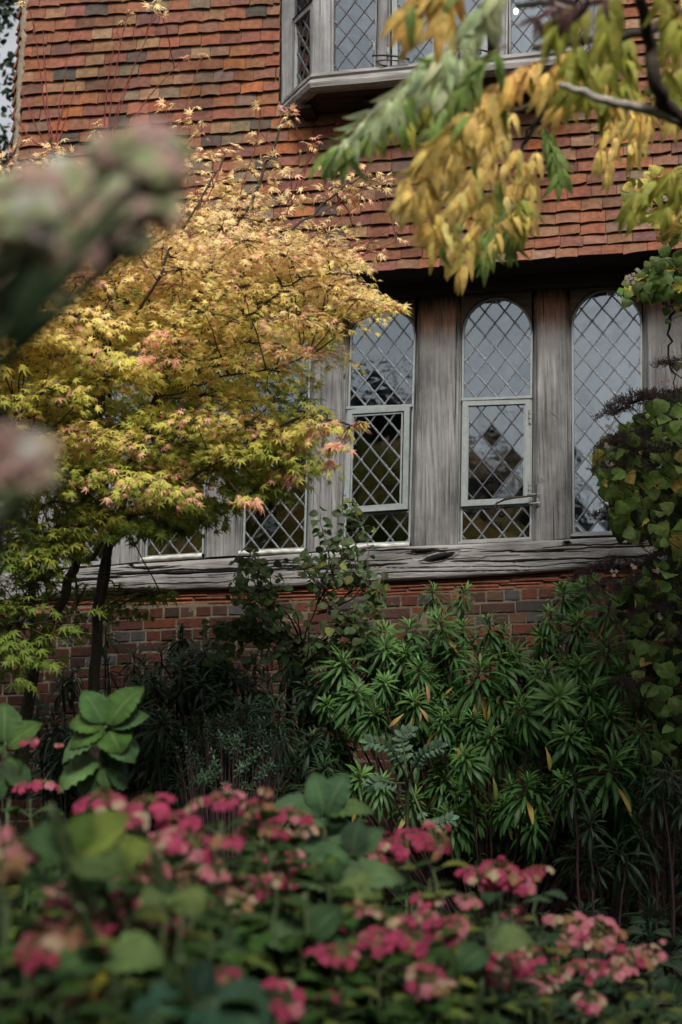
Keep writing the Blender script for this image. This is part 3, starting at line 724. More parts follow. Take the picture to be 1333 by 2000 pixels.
# ------------------------------------------------------------------ small things seen through or on the panes
def hp(px,py,d): p=wp(px,py,d); return p
om=MB(); c=hp(938,884,-.13); n=20
def disc(mb,c,rx,rz,dep,y,col,k=16):
    vs=[(c[0]+rx*math.cos(a),y,c[1]+rz*math.sin(a)) for a in np.arange(k)*2*math.pi/k]+[(c[0]+rx*.7*math.cos(a),y-dep,c[1]+rz*.7*math.sin(a)) for a in np.arange(k)*2*math.pi/k]+[(c[0],y-dep*1.15,c[1])]
    mb.add(vs,[(a,(a+1)%k,k+(a+1)%k,k+a) for a in range(k)]+[(k+a,k+(a+1)%k,2*k) for a in range(k)],col)
disc(om,c,.052,.040,.03,.13,(1,1,1)); ob=om.build('porcelain_ornament',M['white'],None,True); ob.location=tuple(OW); ob.rotation_euler=(0,0,-TH)
tag(ob,'white rounded porcelain piece with two dark holes behind the fourth window casement','ornament')
hm=MB()
for dx,dz in ((.012,.014),(.012,-.020)): disc(hm,c+np.array([dx,dz]),.008,.008,.003,.099,(.1,.1,.1),10)
hm.build('hole',M['iron'],ob)
sm=MB(); 
for sg,cx in ((-1,957),(1,983)):
    a_=np.arange(0,3.2*math.pi,.35); q=hp(cx,952,-.10); R0=.022
    pts=[(q[0]+sg*R0*(1-i/len(a_)*.75)*math.cos(a),.10,q[1]+R0*(1-i/len(a_)*.75)*math.sin(a)) for i,a in enumerate(a_)]
    b_=hp(970,980,-.10); pts=[(b_[0],.10,b_[1]),(b_[0]+sg*-.004,.10,b_[1]+.06)]+pts if False else pts
    sm.tube(pts,.0045,6)
b_=hp(970,985,-.10); t_=hp(970,938,-.10)
for dx in (-.016,-.008,0,.008,.016): sm.tube([(b_[0]+dx*.6,.10,b_[1]),(b_[0]+dx,.10,t_[1])],.004,6)
sm.tube([(hp(948,940,-.10)[0],.10,hp(948,940,-.10)[1]),(t_[0],.10,t_[1]+.006),(hp(992,938,-.10)[0],.10,hp(992,938,-.10)[1])],.004,6)
ob=sm.build('scroll_bracket',M['frame'],None,True); ob.location=tuple(OW); ob.rotation_euler=(0,0,-TH)
tag(ob,'pale green scrolled iron bracket standing behind the foot of the fourth window casement','bracket')
bd=MB(); q=hp(1182,943,GD+.012); k=24
vs=[(q[0]+r_*math.cos(a),-(GD+.012),q[1]+r_*math.sin(a)) for r_ in (.027,.021) for a in np.arange(k)*2*math.pi/k]
bd.add(vs,[(a,(a+1)%k,k+(a+1)%k,k+a) for a in range(k)])
for i in range(4):
    x=q[0]-.012+i*.008; bd.add([(x-.0022,-(GD+.012),q[1]-.006),(x+.0022,-(GD+.012),q[1]-.006),(x+.0022,-(GD+.012),q[1]+.007),(x-.0022,-(GD+.012),q[1]+.007)],[(0,1,2,3)])
ob=bd.build('window_sticker',M['white'],None); ob.location=tuple(OW); ob.rotation_euler=(0,0,-TH)
tag(ob,'small round pale ring sticker on a low pane of the rightmost arched window','sticker')
m,t,b,o=newmat('lamp_glow'); b.inputs['Emission Color'].default_value=(1,.86,.66,1); b.inputs['Emission Strength'].default_value=6
lm=MB(); q=hp(1008,22,.30); v_=[];f_=[]
for i in range(7):
    for j in range(10):
        a=math.pi*i/6; e=2*math.pi*j/10; v_.append((q[0]+.016*math.sin(a)*math.cos(e),-.30+.016*math.sin(a)*math.sin(e),q[1]+.022*math.cos(a)))
for i in range(6):
    for j in range(10): f_.append((i*10+j,i*10+(j+1)%10,(i+1)*10+(j+1)%10,(i+1)*10+j))
lm.add(v_,f_); ob=lm.build('light_bulb',m,None,True); ob.location=tuple(OW); ob.rotation_euler=(0,0,-TH); tag(ob,'small lit bulb glowing behind the upper oriel window panes','lamp')
cb=MB(); cb.tube([(q[0],-.30,q[1]+.02),(q[0],-.30,ZT)],.003,5); cb.build('cord',M['iron'],ob)

# ================================================================== PLANT KIT
def nrm(a): 
    a=np.asarray(a,float); return a/(np.linalg.norm(a,axis=-1,keepdims=True)+1e-9)
def frames(y, nh, sc):
    y=nrm(y); x=nrm(np.cross(y,nh)); z=np.cross(x,y); sc=np.asarray(sc,float)
    if sc.ndim==1: sc=np.stack([sc,sc,sc],1)
    return np.stack([x*sc[:,0:1],y*sc[:,1:2],z*sc[:,2:3]],-1)
def T_maple():
    ang=np.radians([-128,-84,-42,0,42,84,128]); ln=[.42,.70,.92,1.,.92,.70,.42]; v=[(0,0,0)]; f=[]; uv=[(0,0)]
    sa=np.radians([-160,-106,-63,-21,21,63,106,160]); sr=[.12,.24,.29,.31,.31,.29,.24,.12]
    for a,r in zip(sa,sr): v.append((r*math.sin(a),r*math.cos(a),.02)); uv.append((.5,.3))
    for k,(a,l) in enumerate(zip(ang,ln)):
        b=len(v)
        for (rr,da,u) in ((.58*l,-.13,.5),(l,0,.5),(.58*l,.13,.5)):
            v.append((rr*math.sin(a+da),rr*math.cos(a+da),-.30*rr*rr+ (.0 if u else 0))); uv.append((u,.9))
        f.append((0,k+1,b,b+1,b+2,k+2))
    return np.array(v),f,np.array(uv)
def T_leaf(wprof, rows, cols=3, fold=.18, droop=.35, serr=0., wave=0., ysc=1.):
    us=np.linspace(-1,1,cols); v=[];uv=[];f=[]
    for i in range(rows):
        t_=i/(rows-1); w_=wprof(t_)
        th=droop*t_*1.4
        yy=math.sin(th)/max(droop*1.4,1e-3) if droop>0 else t_; zz=-(1-math.cos(th))/max(droop*1.4,1e-3) if droop>0 else 0
        for u in us:
            s_=w_*(1+(serr if (i%2 and abs(u)==1) else 0))
            v.append((u*s_,yy*ysc,zz+fold*abs(u)*w_+wave*w_*math.sin(i*2.1+u*2)*abs(u))); uv.append((u,t_))
    for i in range(rows-1):
        for j in range(cols-1): f.append((i*cols+j,i*cols+j+1,(i+1)*cols+j+1,(i+1)*cols+j))
    return np.array(v),f,np.array(uv)
sinp=lambda p,q,w: (lambda t: max(.004, w*(math.sin(math.pi*min(max(t,0.002),.998)**p))**q))
LT={'maple':T_maple(),
    'hyd':T_leaf(sinp(.80,.75,.34),19,5,.22,.55,.09,.07),
    'hyd2':T_leaf(sinp(.80,.75,.36),19,5,.10,.9,.09,.12),
    'lance':T_leaf(sinp(1.35,.9,.066),7,3,.25,.75),
    'heart':T_leaf(lambda t: .01+.47*(max(0,math.sin(math.pi*min(.999,t**.60)))**.62)*(1-.5*t**4),10,5,.08,.8,.03,.10),
    'round':T_leaf(lambda t: .02+.40*(max(0,math.sin(math.pi*t**.85)))**.7,7,3,.2,.5,0,.05),
    'leaflet':T_leaf(lambda t: .008+.128*(max(0,math.sin(math.pi*t**.70)))**.8*(1-.35*t),9,3,.2,.7,0,.08),
    'tiny':T_leaf(sinp(1.1,.8,.16),4,3,.2,.4),
    'tooth':T_leaf(sinp(.9,.6,.25),13,3,.22,.4,.22)}
def addleaves(mb, kind, pos, dirs, nh, sc, cols):
    T,F,uv=LT[kind]; pos=np.asarray(pos); 
    if len(pos)==0: return
    mb.inst(T,F,frames(dirs,nh,sc),pos,np.clip(cols,0,1),uv)
def jcol(base, n, jit=.18, hue=.12):
    b=np.tile(np.asarray(base,float),(n,1)) if np.ndim(base)==1 else np.asarray(base,float)
    return b*rng.uniform(1-jit,1+jit,(n,1))*rng.uniform(1-hue,1+hue,(n,3))
def inpoly(px,py,poly):
    c=False; j=len(poly)-1
    for i in range(len(poly)):
        xi,yi=poly[i]; xj,yj=poly[j]
        if (yi>py)!=(yj>py) and px<(xj-xi)*(py-yi)/(yj-yi)+xi: c=not c
        j=i
    return c
def samp(poly,n,mind=0):
    xs=[p[0] for p in poly]; ys=[p[1] for p in poly]; out=[]; tries=0
    while len(out)<n and tries<n*60:
        tries+=1; x=random.uniform(min(xs),max(xs)); y=random.uniform(min(ys),max(ys))
        if not inpoly(x,y,poly): continue
        if mind and any((x-a)**2+(y-b)**2<mind*mind for a,b in out[-400:]): continue
        out.append((x,y))
    return out
def gz(x,y):                                      # the ground: level near the camera, rising to the bed under the wall
    t_=min(max((y-3.)/4.5,0),1); return .95*t_*t_*(3-2*t_)+.03*math.sin(x*1.7+y)+.02*math.sin(y*2.3-x)
def curve(pts,n=12,j=0):
    pts=np.asarray(pts,float); m=len(pts)
    if m==2: out=pts[0]+(pts[1]-pts[0])*np.linspace(0,1,n)[:,None]
    else:
        out=[]; seg=m-1
        for i in range(n):
            t_=i/(n-1)*seg; k=min(int(t_),seg-1); u=t_-k
            p0=pts[max(k-1,0)];p1=pts[k];p2=pts[k+1];p3=pts[min(k+2,m-1)]
            out.append(.5*((2*p1)+(p2-p0)*u+(2*p0-5*p1+4*p2-p3)*u*u+(3*p1-p0-3*p2+p3)*u**3))
        out=np.array(out)
    if j: out[1:-1]+=rng.normal(0,j,(len(out)-2,3))
    return out
TOCAM=np.array([0,-1.,0])
UP=np.array([0,0,1.])

# ------------------------------------------------------------------ ground
gb=MB(); xs=np.concatenate([[-150,-60,-25],np.linspace(-12,12,60),[25,60,150]]); ys=np.concatenate([[-150,-60,-20],np.linspace(-6,12,60),[20,60,150]])
gb.grid(np.array([[(x,y,gz(x,y)) for x in xs] for y in ys]))
m,t,b,o=newmat('dark_soil'); v=coords(t); n1=noise(t,v,3,6,.7); r=ramp(t,[(.3,(.02,.015,.01)),(.6,(.045,.035,.022)),(.8,(.05,.06,.02))]); t.links.new(n1,r.inputs[0]); t.links.new(r.outputs[0],b.inputs['Base Color']); b.inputs['Roughness'].default_value=.95; n2=noise(t,v,40,6,.7); bump(t,b,n2,.8,.03)
tag(gb.build('ground',m),kind='structure')

# ================================================================== JAPANESE MAPLE
base=P(190,1400,8.6); base[2]=gz(base[0],base[1])-.05
maple=empty('maple_tree',base)
tag(maple,'multi stemmed maple with golden and green lobed leaves before the arched windows','maple tree')
def MP(px,py,D): return P(px,py,D)-base
tk=MB(); limbs=[]
def limb(pts,r0,r1,n=22,col=(1,1,1)):
    c=curve([MP(*p) if len(p)==3 else p for p in pts],n,.006); tk.tube(c,np.linspace(r0*.58,r1,n),9,col); limbs.append(c); return c
RED=(3.6,1.15,1.3)
def shoot(*pts,r=.0042): c=curve([MP(*p) for p in pts],12,.002); tk.tube(c,np.linspace(r,r*.4,12),6,RED,False); limbs.append(np.vstack([c[:4],c]))
limb([(188,1560,8.6),(186,1330,8.6),(192,1230,8.62),(203,1120,8.6),(222,1040,8.6),(246,960,8.55),(270,855,8.5),(320,740,8.45),(355,645,8.4),(392,575,8.4),(435,480,8.4),(490,390,8.4),(540,270,8.5),(566,215,8.5)],.050,.004,46)
limb([(40,1560,8.5),(62,1330,8.5),(108,1200,8.5),(150,1100,8.5),(165,1010,8.45),(172,900,8.4),(196,800,8.4),(199,740,8.4),(206,680,8.4),(214,600,8.4),(190,500,8.4),(150,400,8.4),(107,300,8.5),(100,270,8.5)],.046,.006,46)
limb([(20,1560,8.7),(60,1300,8.7),(62,1150,8.7),(75,950,8.6),(84,800,8.6),(86,740,8.6),(100,650,8.6),(95,560,8.6),(60,430,8.6)],.035,.006,30)
limb([(190,1230,8.62),(205,1120,8.5),(232,1045,8.3),(262,1005,8.2),(330,960,8.0),(420,900,7.9),(520,850,7.9),(600,810,7.9),(680,828,7.9),(712,828,7.9)],.026,.003,30)
limb([(150,1100,8.5),(175,1090,8.6),(205,1055,8.8),(235,1010,9.0),(300,960,9.2),(380,900,9.3),(470,830,9.3),(560,770,9.4)],.024,.004)
limb([(262,870,8.5),(290,820,8.6),(330,775,8.8),(420,720,9.0),(520,650,9.1),(600,600,9.2),(700,590,9.2),(790,600,9.2)],.020,.003)
limb([(390,575,8.4),(480,535,8.4),(560,460,8.4),(640,395,8.5),(700,350,8.6),(775,342,8.6)],.016,.002)
limb([(206,690,8.4),(240,640,8.2),(300,560,8.0),(340,480,8.0),(400,380,8.0),(440,300,8.1)],.015,.003)
limb([(199,740,8.4),(180,690,8.2),(150,640,8.0),(90,600,7.9),(20,580,7.9)],.012,.003)
limb([(172,900,8.4),(120,860,8.2),(60,840,8.0),(0,850,7.9)],.012,.003)
limb([(165,1010,8.45),(120,1040,8.2),(70,1080,8.0),(20,1090,7.9),(-30,1080,7.9)],.012,.003)
limb([(155,1090,8.5),(150,1180,8.4),(165,1140,8.3),(80,1180,8.2),(20,1230,8.0)],.008,.002)
limb([(355,645,8.4),(430,640,8.2),(520,590,8.1),(600,540,8.0),(700,540,8.0)],.012,.003)
limb([(300,780,8.5),(360,760,8.2),(420,740,8.0),(520,720,7.9),(600,700,7.9)],.010,.003)
limb([(203,1120,8.6),(240,1152,9.2),(318,1160,9.6)],.008,.002)
for e in [(20,215),(68,50),(45,178),(132,118),(150,165),(85,60),(125,200)]: shoot((107,300,8.5),((107+e[0])/2-4,(300+e[1])/2+12,8.5),(e[0],e[1],8.5))
for e in [(250,20),(300,40),(350,122),(222,90),(262,130)]: shoot((205,330,8.4),((205+e[0])/2-6,(300+e[1])/2+6,8.4),(e[0],e[1],8.4))
for a,bb in [((0,285),(14,420)),((0,330),(20,410)),((50,240),(10,330)),((330,220),(345,330)),((395,110),(330,300)),((440,300),(400,400)),((520,200),(470,380)),((620,270),(560,420)),((790,440),(640,500)),((700,400),(600,470)),((755,340),(620,420)),((610,285),(560,400)),((780,470),(640,520))]: shoot((bb[0],bb[1],8.4),((a[0]+bb[0])/2+3,(a[1]+bb[1])/2,8.4),(a[0],a[1],8.4),r=.003)
allp=np.vstack([l[len(l)//3:] for l in limbs])
ml=MB()
gold=np.array((.96,.70,.36)); amber=np.array((.88,.68,.21)); olive=np.array((.56,.55,.10)); green=np.array((.15,.21,.03)); pink=np.array((.86,.44,.30))
def mcol(px,py,q,n):                              # the autumn turn: top and outside gold, low and inside still green
    t_=np.clip((py-470)/430.+q,0,1.6)[:,None] if np.ndim(py) else np.full((n,1),np.clip((py-470)/430.+q,0,1.6))
    c=np.where(t_<.35,gold+(amber-gold)*t_/.35,np.where(t_<.8,amber+(olive-amber)*(t_-.35)/.45,olive+(green-olive)*np.clip((t_-.8)/.6,0,1)))
    return c
def spray(px,py,D,r,n,pinkf=0.,size=.037,q=0.,flat=.26,toward=None):
    c=MP(px,py,D)
    if py<700 and n>30: size*=.87; n=int(n*1.22)
    # twig from the nearest limb
    dd=np.linalg.norm(allp-c+np.array([0,0,.15]),axis=1); a=allp[np.argmin(dd)]
    if dd.min()<.75: tk.tube(curve([a,(a+c)/2+np.array([0,0,.02])+rng.normal(0,.012,3),c],9,.003),np.linspace(.0042 if py>420 else .0028,.0014,9),5,(2.6,.9,.9) if py<460 else (1.2,.9,.8),False)
    out=nrm(c-a+rng.normal(0,.05,3))
    u=rng.normal(0,1,(n,3)); u/=np.linalg.norm(u,axis=1,keepdims=True); rr=rng.uniform(.1,1,(n,1))**.55
    off=u*rr*np.array([r,r*.9,r*flat]); off[:,2]-=.35*(off[:,0]**2+off[:,1]**2)/r
    pos=c+off
    horiz=nrm(off*np.array([1,1,.2])+out*r*.5+1e-6)
    dirs=nrm(horiz*1.0+np.array([0,-.15,-.42])+rng.normal(0,.28,(n,3)))
    nh=nrm(UP*.75+TOCAM*.62+rng.normal(0,.34,(n,3)))
    qq=q+rng.normal(0,.14,n)-.45*off[:,2]/(r*flat+1e-6)*.35
    col=mcol(px,py+0*qq,qq,n)
    if pinkf>0:
        k=rng.random(n)<pinkf; col[k]=pink*rng.uniform(.85,1.1,(k.sum(),1))
    col=jcol(col,n,.16,.07)
    addleaves(ml,'maple',pos,dirs,nh,size*rng.uniform(.7,1.25,n),col)
    # fine leafstalk twigs
    for k in range(0,n,7): tk.tube([c,(c+pos[k])/2+np.array([0,0,.01]),pos[k]],[.0022,.0016,.001],4,(1.2,.6,.5) if py<600 else (1,1,1),False)
crown=[(-60,345),(60,330),(130,330),(230,360),(330,345),(350,400),(430,360),(500,420),(560,440),(640,440),(670,480),(700,520),(715,560),(745,590),(690,622),(650,645),(610,690),(570,705),(540,735),(570,790),(620,805),(640,835),(615,870),(590,900),(560,930),(500,955),(420,965),(340,985),(280,1010),(220,985),(160,960),(120,1000),(-60,1000)]
for (x,y) in samp(crown,165,29):
    D=random.uniform(7.9,9.2); edge=random.random()
    spray(x,y,D,random.uniform(.17,.28),random.randint(85,120),.25 if random.random()<.07 else .015,q=(D-8.4)*.25)
for (x,y) in samp([(-750,420),(-500,330),(-60,345),(-60,1010),(-300,1060),(-700,960)],100,38):      # the half of the crown beyond the picture's left edge
    spray(x,y,random.uniform(7.2,9.6),.32,60,.02,size=.055)
for (x,y) in samp([(-60,520),(560,520),(560,820),(400,940),(-60,980)],46,50): spray(x,y,random.uniform(9.3,10.1),.30,70,.0,size=.048,q=.9)  # wall-side layer tinted darker green, in place of shade, to dim its mirrored glow
for (x,y) in samp([(-40,420),(150,420),(150,960),(-40,960)],26,36): spray(x,y,random.uniform(7.5,8.3),.22,95,.03,q=-.1)
# lit platforms that stand out in front
for (x,y,r,n,pk,q) in [(180,850,.24,110,.30,-.35),(110,865,.18,70,.2,-.3),(255,860,.2,80,.15,-.25),(300,945,.22,90,.35,-.35),(340,925,.2,70,.4,-.4),(230,925,.22,80,.05,-.1),(480,830,.22,100,.25,-.35),(560,850,.2,90,.3,-.35),(620,830,.16,70,.35,-.35),(520,880,.22,90,.15,-.1),(440,890,.2,80,.1,-.1),(560,930,.12,40,.6,-.4),(480,975,.08,18,.9,-.4),(330,660,.14,50,.7,-.2),(310,700,.1,30,.8,-.2),(160,540,.13,50,.7,-.1),(640,560,.2,90,.15,-.1),(700,585,.16,70,.2,-.1),(760,597,.10,34,.3,-.1),(590,620,.18,70,.4,-.2),(560,680,.16,60,.5,-.3),(470,560,.22,80,.1,0),(400,610,.22,80,.1,0),(60,560,.22,90,.1,0),(30,700,.24,90,0,.1),(60,640,.2,80,.1,0),(110,760,.2,80,.1,0),(380,820,.2,70,.2,-.2),(660,870,.06,16,.9,-.4),(650,905,.05,10,.9,-.4),(700,828,.05,14,.9,-.3),(220,700,.2,80,.05,0),(420,700,.2,70,.1,0),(480,470,.2,80,.2,-.1),(560,500,.2,80,.2,-.1),(640,480,.18,60,.3,-.1)]:
    spray(x,y,random.uniform(7.6,8.0),r,int(n*1.35),pk*.8,q=q)
low=[(-60,1000),(60,1005),(110,1030),(150,1060),(120,1120),(60,1160),(90,1240),(40,1300),(-60,1330)]
for (x,y) in samp(low,36,28): spray(x,y,random.uniform(7.8,8.5),random.uniform(.13,.2),random.randint(16,30),0,q=.05,size=.045)
for (x,y,r,n) in [(75,1040,.18,44),(100,1085,.16,34),(30,1070,.16,34),(80,1120,.10,14),(20,1190,.12,22),(100,1245,.07,9),(130,1225,.05,6),(30,1260,.1,14),(60,1140,.12,16),(40,1330,.08,8),(185,1195,.04,4),(150,1035,.14,40),(200,1010,.12,34),(50,1100,.16,36),(10,1010,.16,40),(120,1060,.14,34)]: spray(x,y,7.9,r,n,0,q=-.25,size=.046)
for (x,y) in [(215,1150),(245,1165),(275,1155),(300,1165),(230,1185),(260,1195),(318,1157),(160,1150),(130,1190),(190,1200),(110,1160),(150,1230),(90,1200)]: spray(x,y,9.6,.12,34,.0,q=-.2,size=.036)
for (x,y) in [(300,1010),(350,1000),(410,985),(460,960),(270,1030),(230,1010),(380,1010),(180,990),(520,960),(330,1020)]: spray(x,y,random.uniform(8,8.6),.16,90,0,q=.1,size=.042)
# open tufts along the ascending shoots over the tiles
for (x,y,r,n,pk) in [(370,240,.07,12,.1),(395,255,.05,8,0),(350,300,.08,14,0),(410,300,.07,14,0),(375,330,.09,22,0),(460,290,.07,12,.1),(500,270,.06,9,0),(566,215,.05,12,.8),(560,235,.04,7,.2),(510,205,.03,4,.1),(480,330,.10,24,.1),(440,350,.09,20,.1),(530,310,.08,16,.1),(570,335,.05,8,.2),(520,360,.1,26,.1),(470,390,.12,34,.1),(600,285,.04,6,.5),(612,268,.03,4,.9),(545,400,.1,24,.2),(600,380,.07,12,.2),(640,370,.09,20,.2),(680,355,.10,26,.15),(720,350,.10,24,.15),(755,360,.07,12,.2),(700,385,.06,10,.2),(660,400,.08,16,.3),(630,330,.04,6,.2),(725,470,.05,8,.5),(780,465,.03,5,.5),(770,435,.02,3,.5),(690,440,.05,7,.4),(740,500,.05,8,.3),(100,300,.08,18,0),(120,285,.05,8,0),(75,320,.09,22,0),(130,320,.1,26,0),(190,240,.03,3,0),(185,258,.03,4,0),(300,12,.05,7,.1),(316,8,.04,6,.1),(315,30,.03,4,.1),(245,40,.02,2,.2),(360,115,.03,5,.6),(395,110,.03,4,.5),(255,20,.02,3,.3),(165,345,.1,26,0),(60,268,.03,4,0),(325,210,.05,9,.1),(385,210,.03,3,.1),(50,5,.03,4,.5),(15,340,.1,20,.2),(20,300,.06,8,.2)]:
    spray(x,y,random.uniform(8.2,8.8),r,n,pk,size=.034,flat=.8,q=-.05)
tk.build('trunk',M['bark'],maple,True); ml.build('foliage',M['maple'],maple)

# ================================================================== rosette shrubs (euphorbia)
def rosettes(name,label,lst,base_px,mat='narrow',low=False,leafc=(.045,.125,.03),nl=60,yel=.0,cat='shrub',newc=(.12,.24,.055)):
    b0=P(*base_px); b0[2]=gz(b0[0],b0[1])-.02
    root=empty(name,b0); tag(root,label,cat); lf=MB(); st=MB()
    for (px,py,rp,D) in lst:
        c=P(px,py,D)-b0; r=rp*D/FPX*1.22*random.uniform(.8,1.15); ax=nrm(UP*1.0+TOCAM*.5+rng.normal(0,.27,3))
        n=int(nl*random.uniform(.85,1.1)); k=np.arange(n); t_=(k+.5)/n
        az=k*2.39996+random.random()*6; x_=nrm(np.cross(ax,[1,0,.1])); y_=np.cross(ax,x_)
        el=np.radians(8+118*t_**.8+rng.normal(0,7,n))
        rad=np.cos(az)[:,None]*x_+np.sin(az)[:,None]*y_
        dirs=np.cos(el)[:,None]*ax+np.sin(el)[:,None]*rad
        nh=nrm(np.sin(el)[:,None]*ax-np.cos(el)[:,None]*rad+rng.normal(0,.12,(n,3)))
        ln=r*(.55+.55*t_)*rng.uniform(.72,1.15,n)
        pos=c-ax*(t_[:,None]*r*.55)+dirs*r*.03
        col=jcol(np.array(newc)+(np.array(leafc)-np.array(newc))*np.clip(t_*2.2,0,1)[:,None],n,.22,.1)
        if yel:
            kk=(rng.random(n)<yel)&(t_>.75); col[kk]=np.array((.40,.28,.07))*rng.uniform(.6,1.2,(kk.sum(),1))
        wd=rng.uniform(.9,1.35,n)
        addleaves(lf,'lance',pos,dirs,nh,np.stack([ln*wd,ln,ln],1),col)
        s0=c-ax*r*.5; mid=s0*np.array([.55,.55,.5])+np.array([0,.05,0])
        ft=np.array([rng.normal(0,.05),rng.normal(0,.05),0]) if not low else np.array([c[0]*.92,c[1]*.92+.05,-.02])
        if low: mid=np.array([c[0]*.96,c[1]*.96+.05,c[2]*.5])
        st.tube(curve([c-ax*r*.05,s0,mid,ft],14,.004),np.linspace(.004,.008,14),6,(1,1,1),False)
    st.build('stem',M['brownstem'],root,True); lf.build('foliage',M[mat],root,True); return root,b0
Z=lambda x,y:(600+x/1.8186,1050+y/1.8186)
eu=[]
for (x,y,r) in [(450,190,55),(560,195,55),(905,190,62),(1000,170,72),(1075,235,85),(470,300,80),(555,315,78),(365,320,78),(280,390,85),(640,300,70),(740,410,80),(840,350,75),(960,300,80),(1060,385,95),(130,440,85),(400,465,80),(275,515,78),(180,545,75),(615,465,95),(670,420,80),(845,470,75),(965,455,80),(1010,540,85),(70,590,70),(380,580,75),(480,640,75),(590,640,70),(755,600,95),(895,570,100),(860,625,65),(1080,620,85),(655,700,85),(560,775,82),(1190,680,80),(1085,790,128),(785,870,118),(190,850,80),(265,870,60),(910,860,75),(1120,480,80),(690,540,75),(520,400,75),(1180,330,70),(700,330,60),(860,270,55),(930,700,80),(350,410,70),(200,330,70),(240,620,70),(1000,650,80)]:
    X_,Y_=Z(x,y); D=10.3-(y-150)/750*1.15+random.uniform(-.12,.12); eu.append((X_,Y_,r/1.8186*1.12,D))
for i in range(95):
    x=random.uniform(60,1220); y=random.uniform(330,1000); X_,Y_=Z(x,y); eu.append((X_,Y_,random.uniform(40,54),10.5-(y-150)/750*.85))
for (x,y,r) in [(740,980,95),(950,1100,70),(600,1120,60),(850,1060,75),(1090,950,80),(480,1000,80),(380,930,70),(1170,1050,60)]:
    X_,Y_=Z(x,y); eu.append((X_,Y_,r/1.8186*1.15,9.7))
er,eb=rosettes('spurge_shrub','broad shrub of bright green narrow leaf rosettes under the right hand windows',eu,(960,1700,9.8),yel=.10)
yb=MB()
for (x,y,dx,dy,L,c) in [(420,515,.35,-1,.10,(.75,.42,.2)),(430,545,.1,-1,.07,(.7,.38,.18)),(395,600,.5,-.5,.09,(.7,.45,.2)),(345,625,-.6,-.5,.10,(.75,.48,.16)),(375,640,-.3,-.8,.10,(.5,.42,.08)),(405,615,0,-1,.06,(.7,.45,.2)),(845,740,.4,-1,.13,(.62,.45,.12)),(648,590,0,-1,.09,(.4,.45,.1)),(520,530,-.6,-.5,.06,(.7,.45,.12)),(660,850,.3,-1,.12,(.3,.38,.08)),(540,740,0,-1,.07,(.6,.3,.12)),(600,600,.0,-1,.05,(.6,.3,.1)),(1165,215,.2,-1,.05,(.65,.4,.08))]:
    X_,Y_=Z(x,y); p=P(X_,Y_,9.25)-eb; addleaves(yb,'lance',[p],[(dx,-.2,dy)],[(.3,-1,.3)],np.array([[L*1.5,L*1.1,L]]),np.array([c])*.75)
yb.build('withered_leaves',M['narrow'],er,True)
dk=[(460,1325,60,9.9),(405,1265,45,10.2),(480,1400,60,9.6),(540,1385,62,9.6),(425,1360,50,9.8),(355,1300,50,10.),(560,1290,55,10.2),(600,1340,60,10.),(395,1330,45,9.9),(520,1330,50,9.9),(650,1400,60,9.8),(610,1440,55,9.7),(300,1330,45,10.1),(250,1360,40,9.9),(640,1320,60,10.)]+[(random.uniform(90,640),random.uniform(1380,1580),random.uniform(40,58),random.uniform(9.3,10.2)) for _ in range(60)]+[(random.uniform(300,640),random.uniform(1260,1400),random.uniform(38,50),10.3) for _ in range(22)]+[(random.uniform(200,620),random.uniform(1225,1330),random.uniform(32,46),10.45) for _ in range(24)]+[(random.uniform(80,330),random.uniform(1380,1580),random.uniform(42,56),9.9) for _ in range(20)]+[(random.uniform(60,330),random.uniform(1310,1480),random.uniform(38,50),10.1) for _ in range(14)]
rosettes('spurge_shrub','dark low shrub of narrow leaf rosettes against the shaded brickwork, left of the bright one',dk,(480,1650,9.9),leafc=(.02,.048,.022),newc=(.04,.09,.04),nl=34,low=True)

dk2=[(random.uniform(1120,1420),random.uniform(1480,1830),random.uniform(42,62),random.uniform(9.0,9.9)) for _ in range(46)]  # added shrub filling the black corner; its leaf colour carries the shade
rosettes('spurge_shrub','added low shrub, leaves coloured nearly black in place of deep shade, at the right hand foot of the wall',dk2,(1290,1760,9.7),leafc=(.014,.034,.016),newc=(.022,.052,.024),nl=30,low=True)
# ------------------------------------------------------------------ fine leaved dark shrub
b0=P(450,1500,8.9); b0[2]=gz(b0[0],b0[1])
root=empty('daphne_shrub',b0); tag(root,'small dark shrub with fine leaves in the shade before the brick wall','shrub')
lf=MB(); st=MB(); pos=[];dr=[];nhh=[]
for i in range(230):
    u=rng.normal(0,1,3); u/=np.linalg.norm(u); r=rng.uniform(.45,1)**.6
    c=P(450,1480,8.9)-b0+u*r*np.array([.30,.30,.25]); 
    if c[2]<.1: continue
    st.tube(curve([c*np.array([.3,.3,0]),c*np.array([.7,.7,.6]),c],6,.003),np.linspace(.006,.0015,6),4,(1,1,1),False)
    n=16; a=np.arange(n)*2.4; h=np.linspace(0,1,n); ax=nrm(u+UP*.8)
    x_=nrm(np.cross(ax,[1,.2,.1])); y_=np.cross(ax,x_)
    d=np.cos(a)[:,None]*x_+np.sin(a)[:,None]*y_
    pos.append(c-ax*.07*h[:,None]); dr.append(d+ax*(1-h[:,None])*.9); nhh.append(np.tile(ax,(n,1))+.1)
pos=np.vstack(pos); n=len(pos); addleaves(lf,'tiny',pos,np.vstack(dr),np.vstack(nhh),.030*rng.uniform(.8,1.2,n),jcol((.032,.075,.04),n,.3))
st.build('stem',M['brownstem'],root); lf.build('foliage',M['narrow'],root,True)

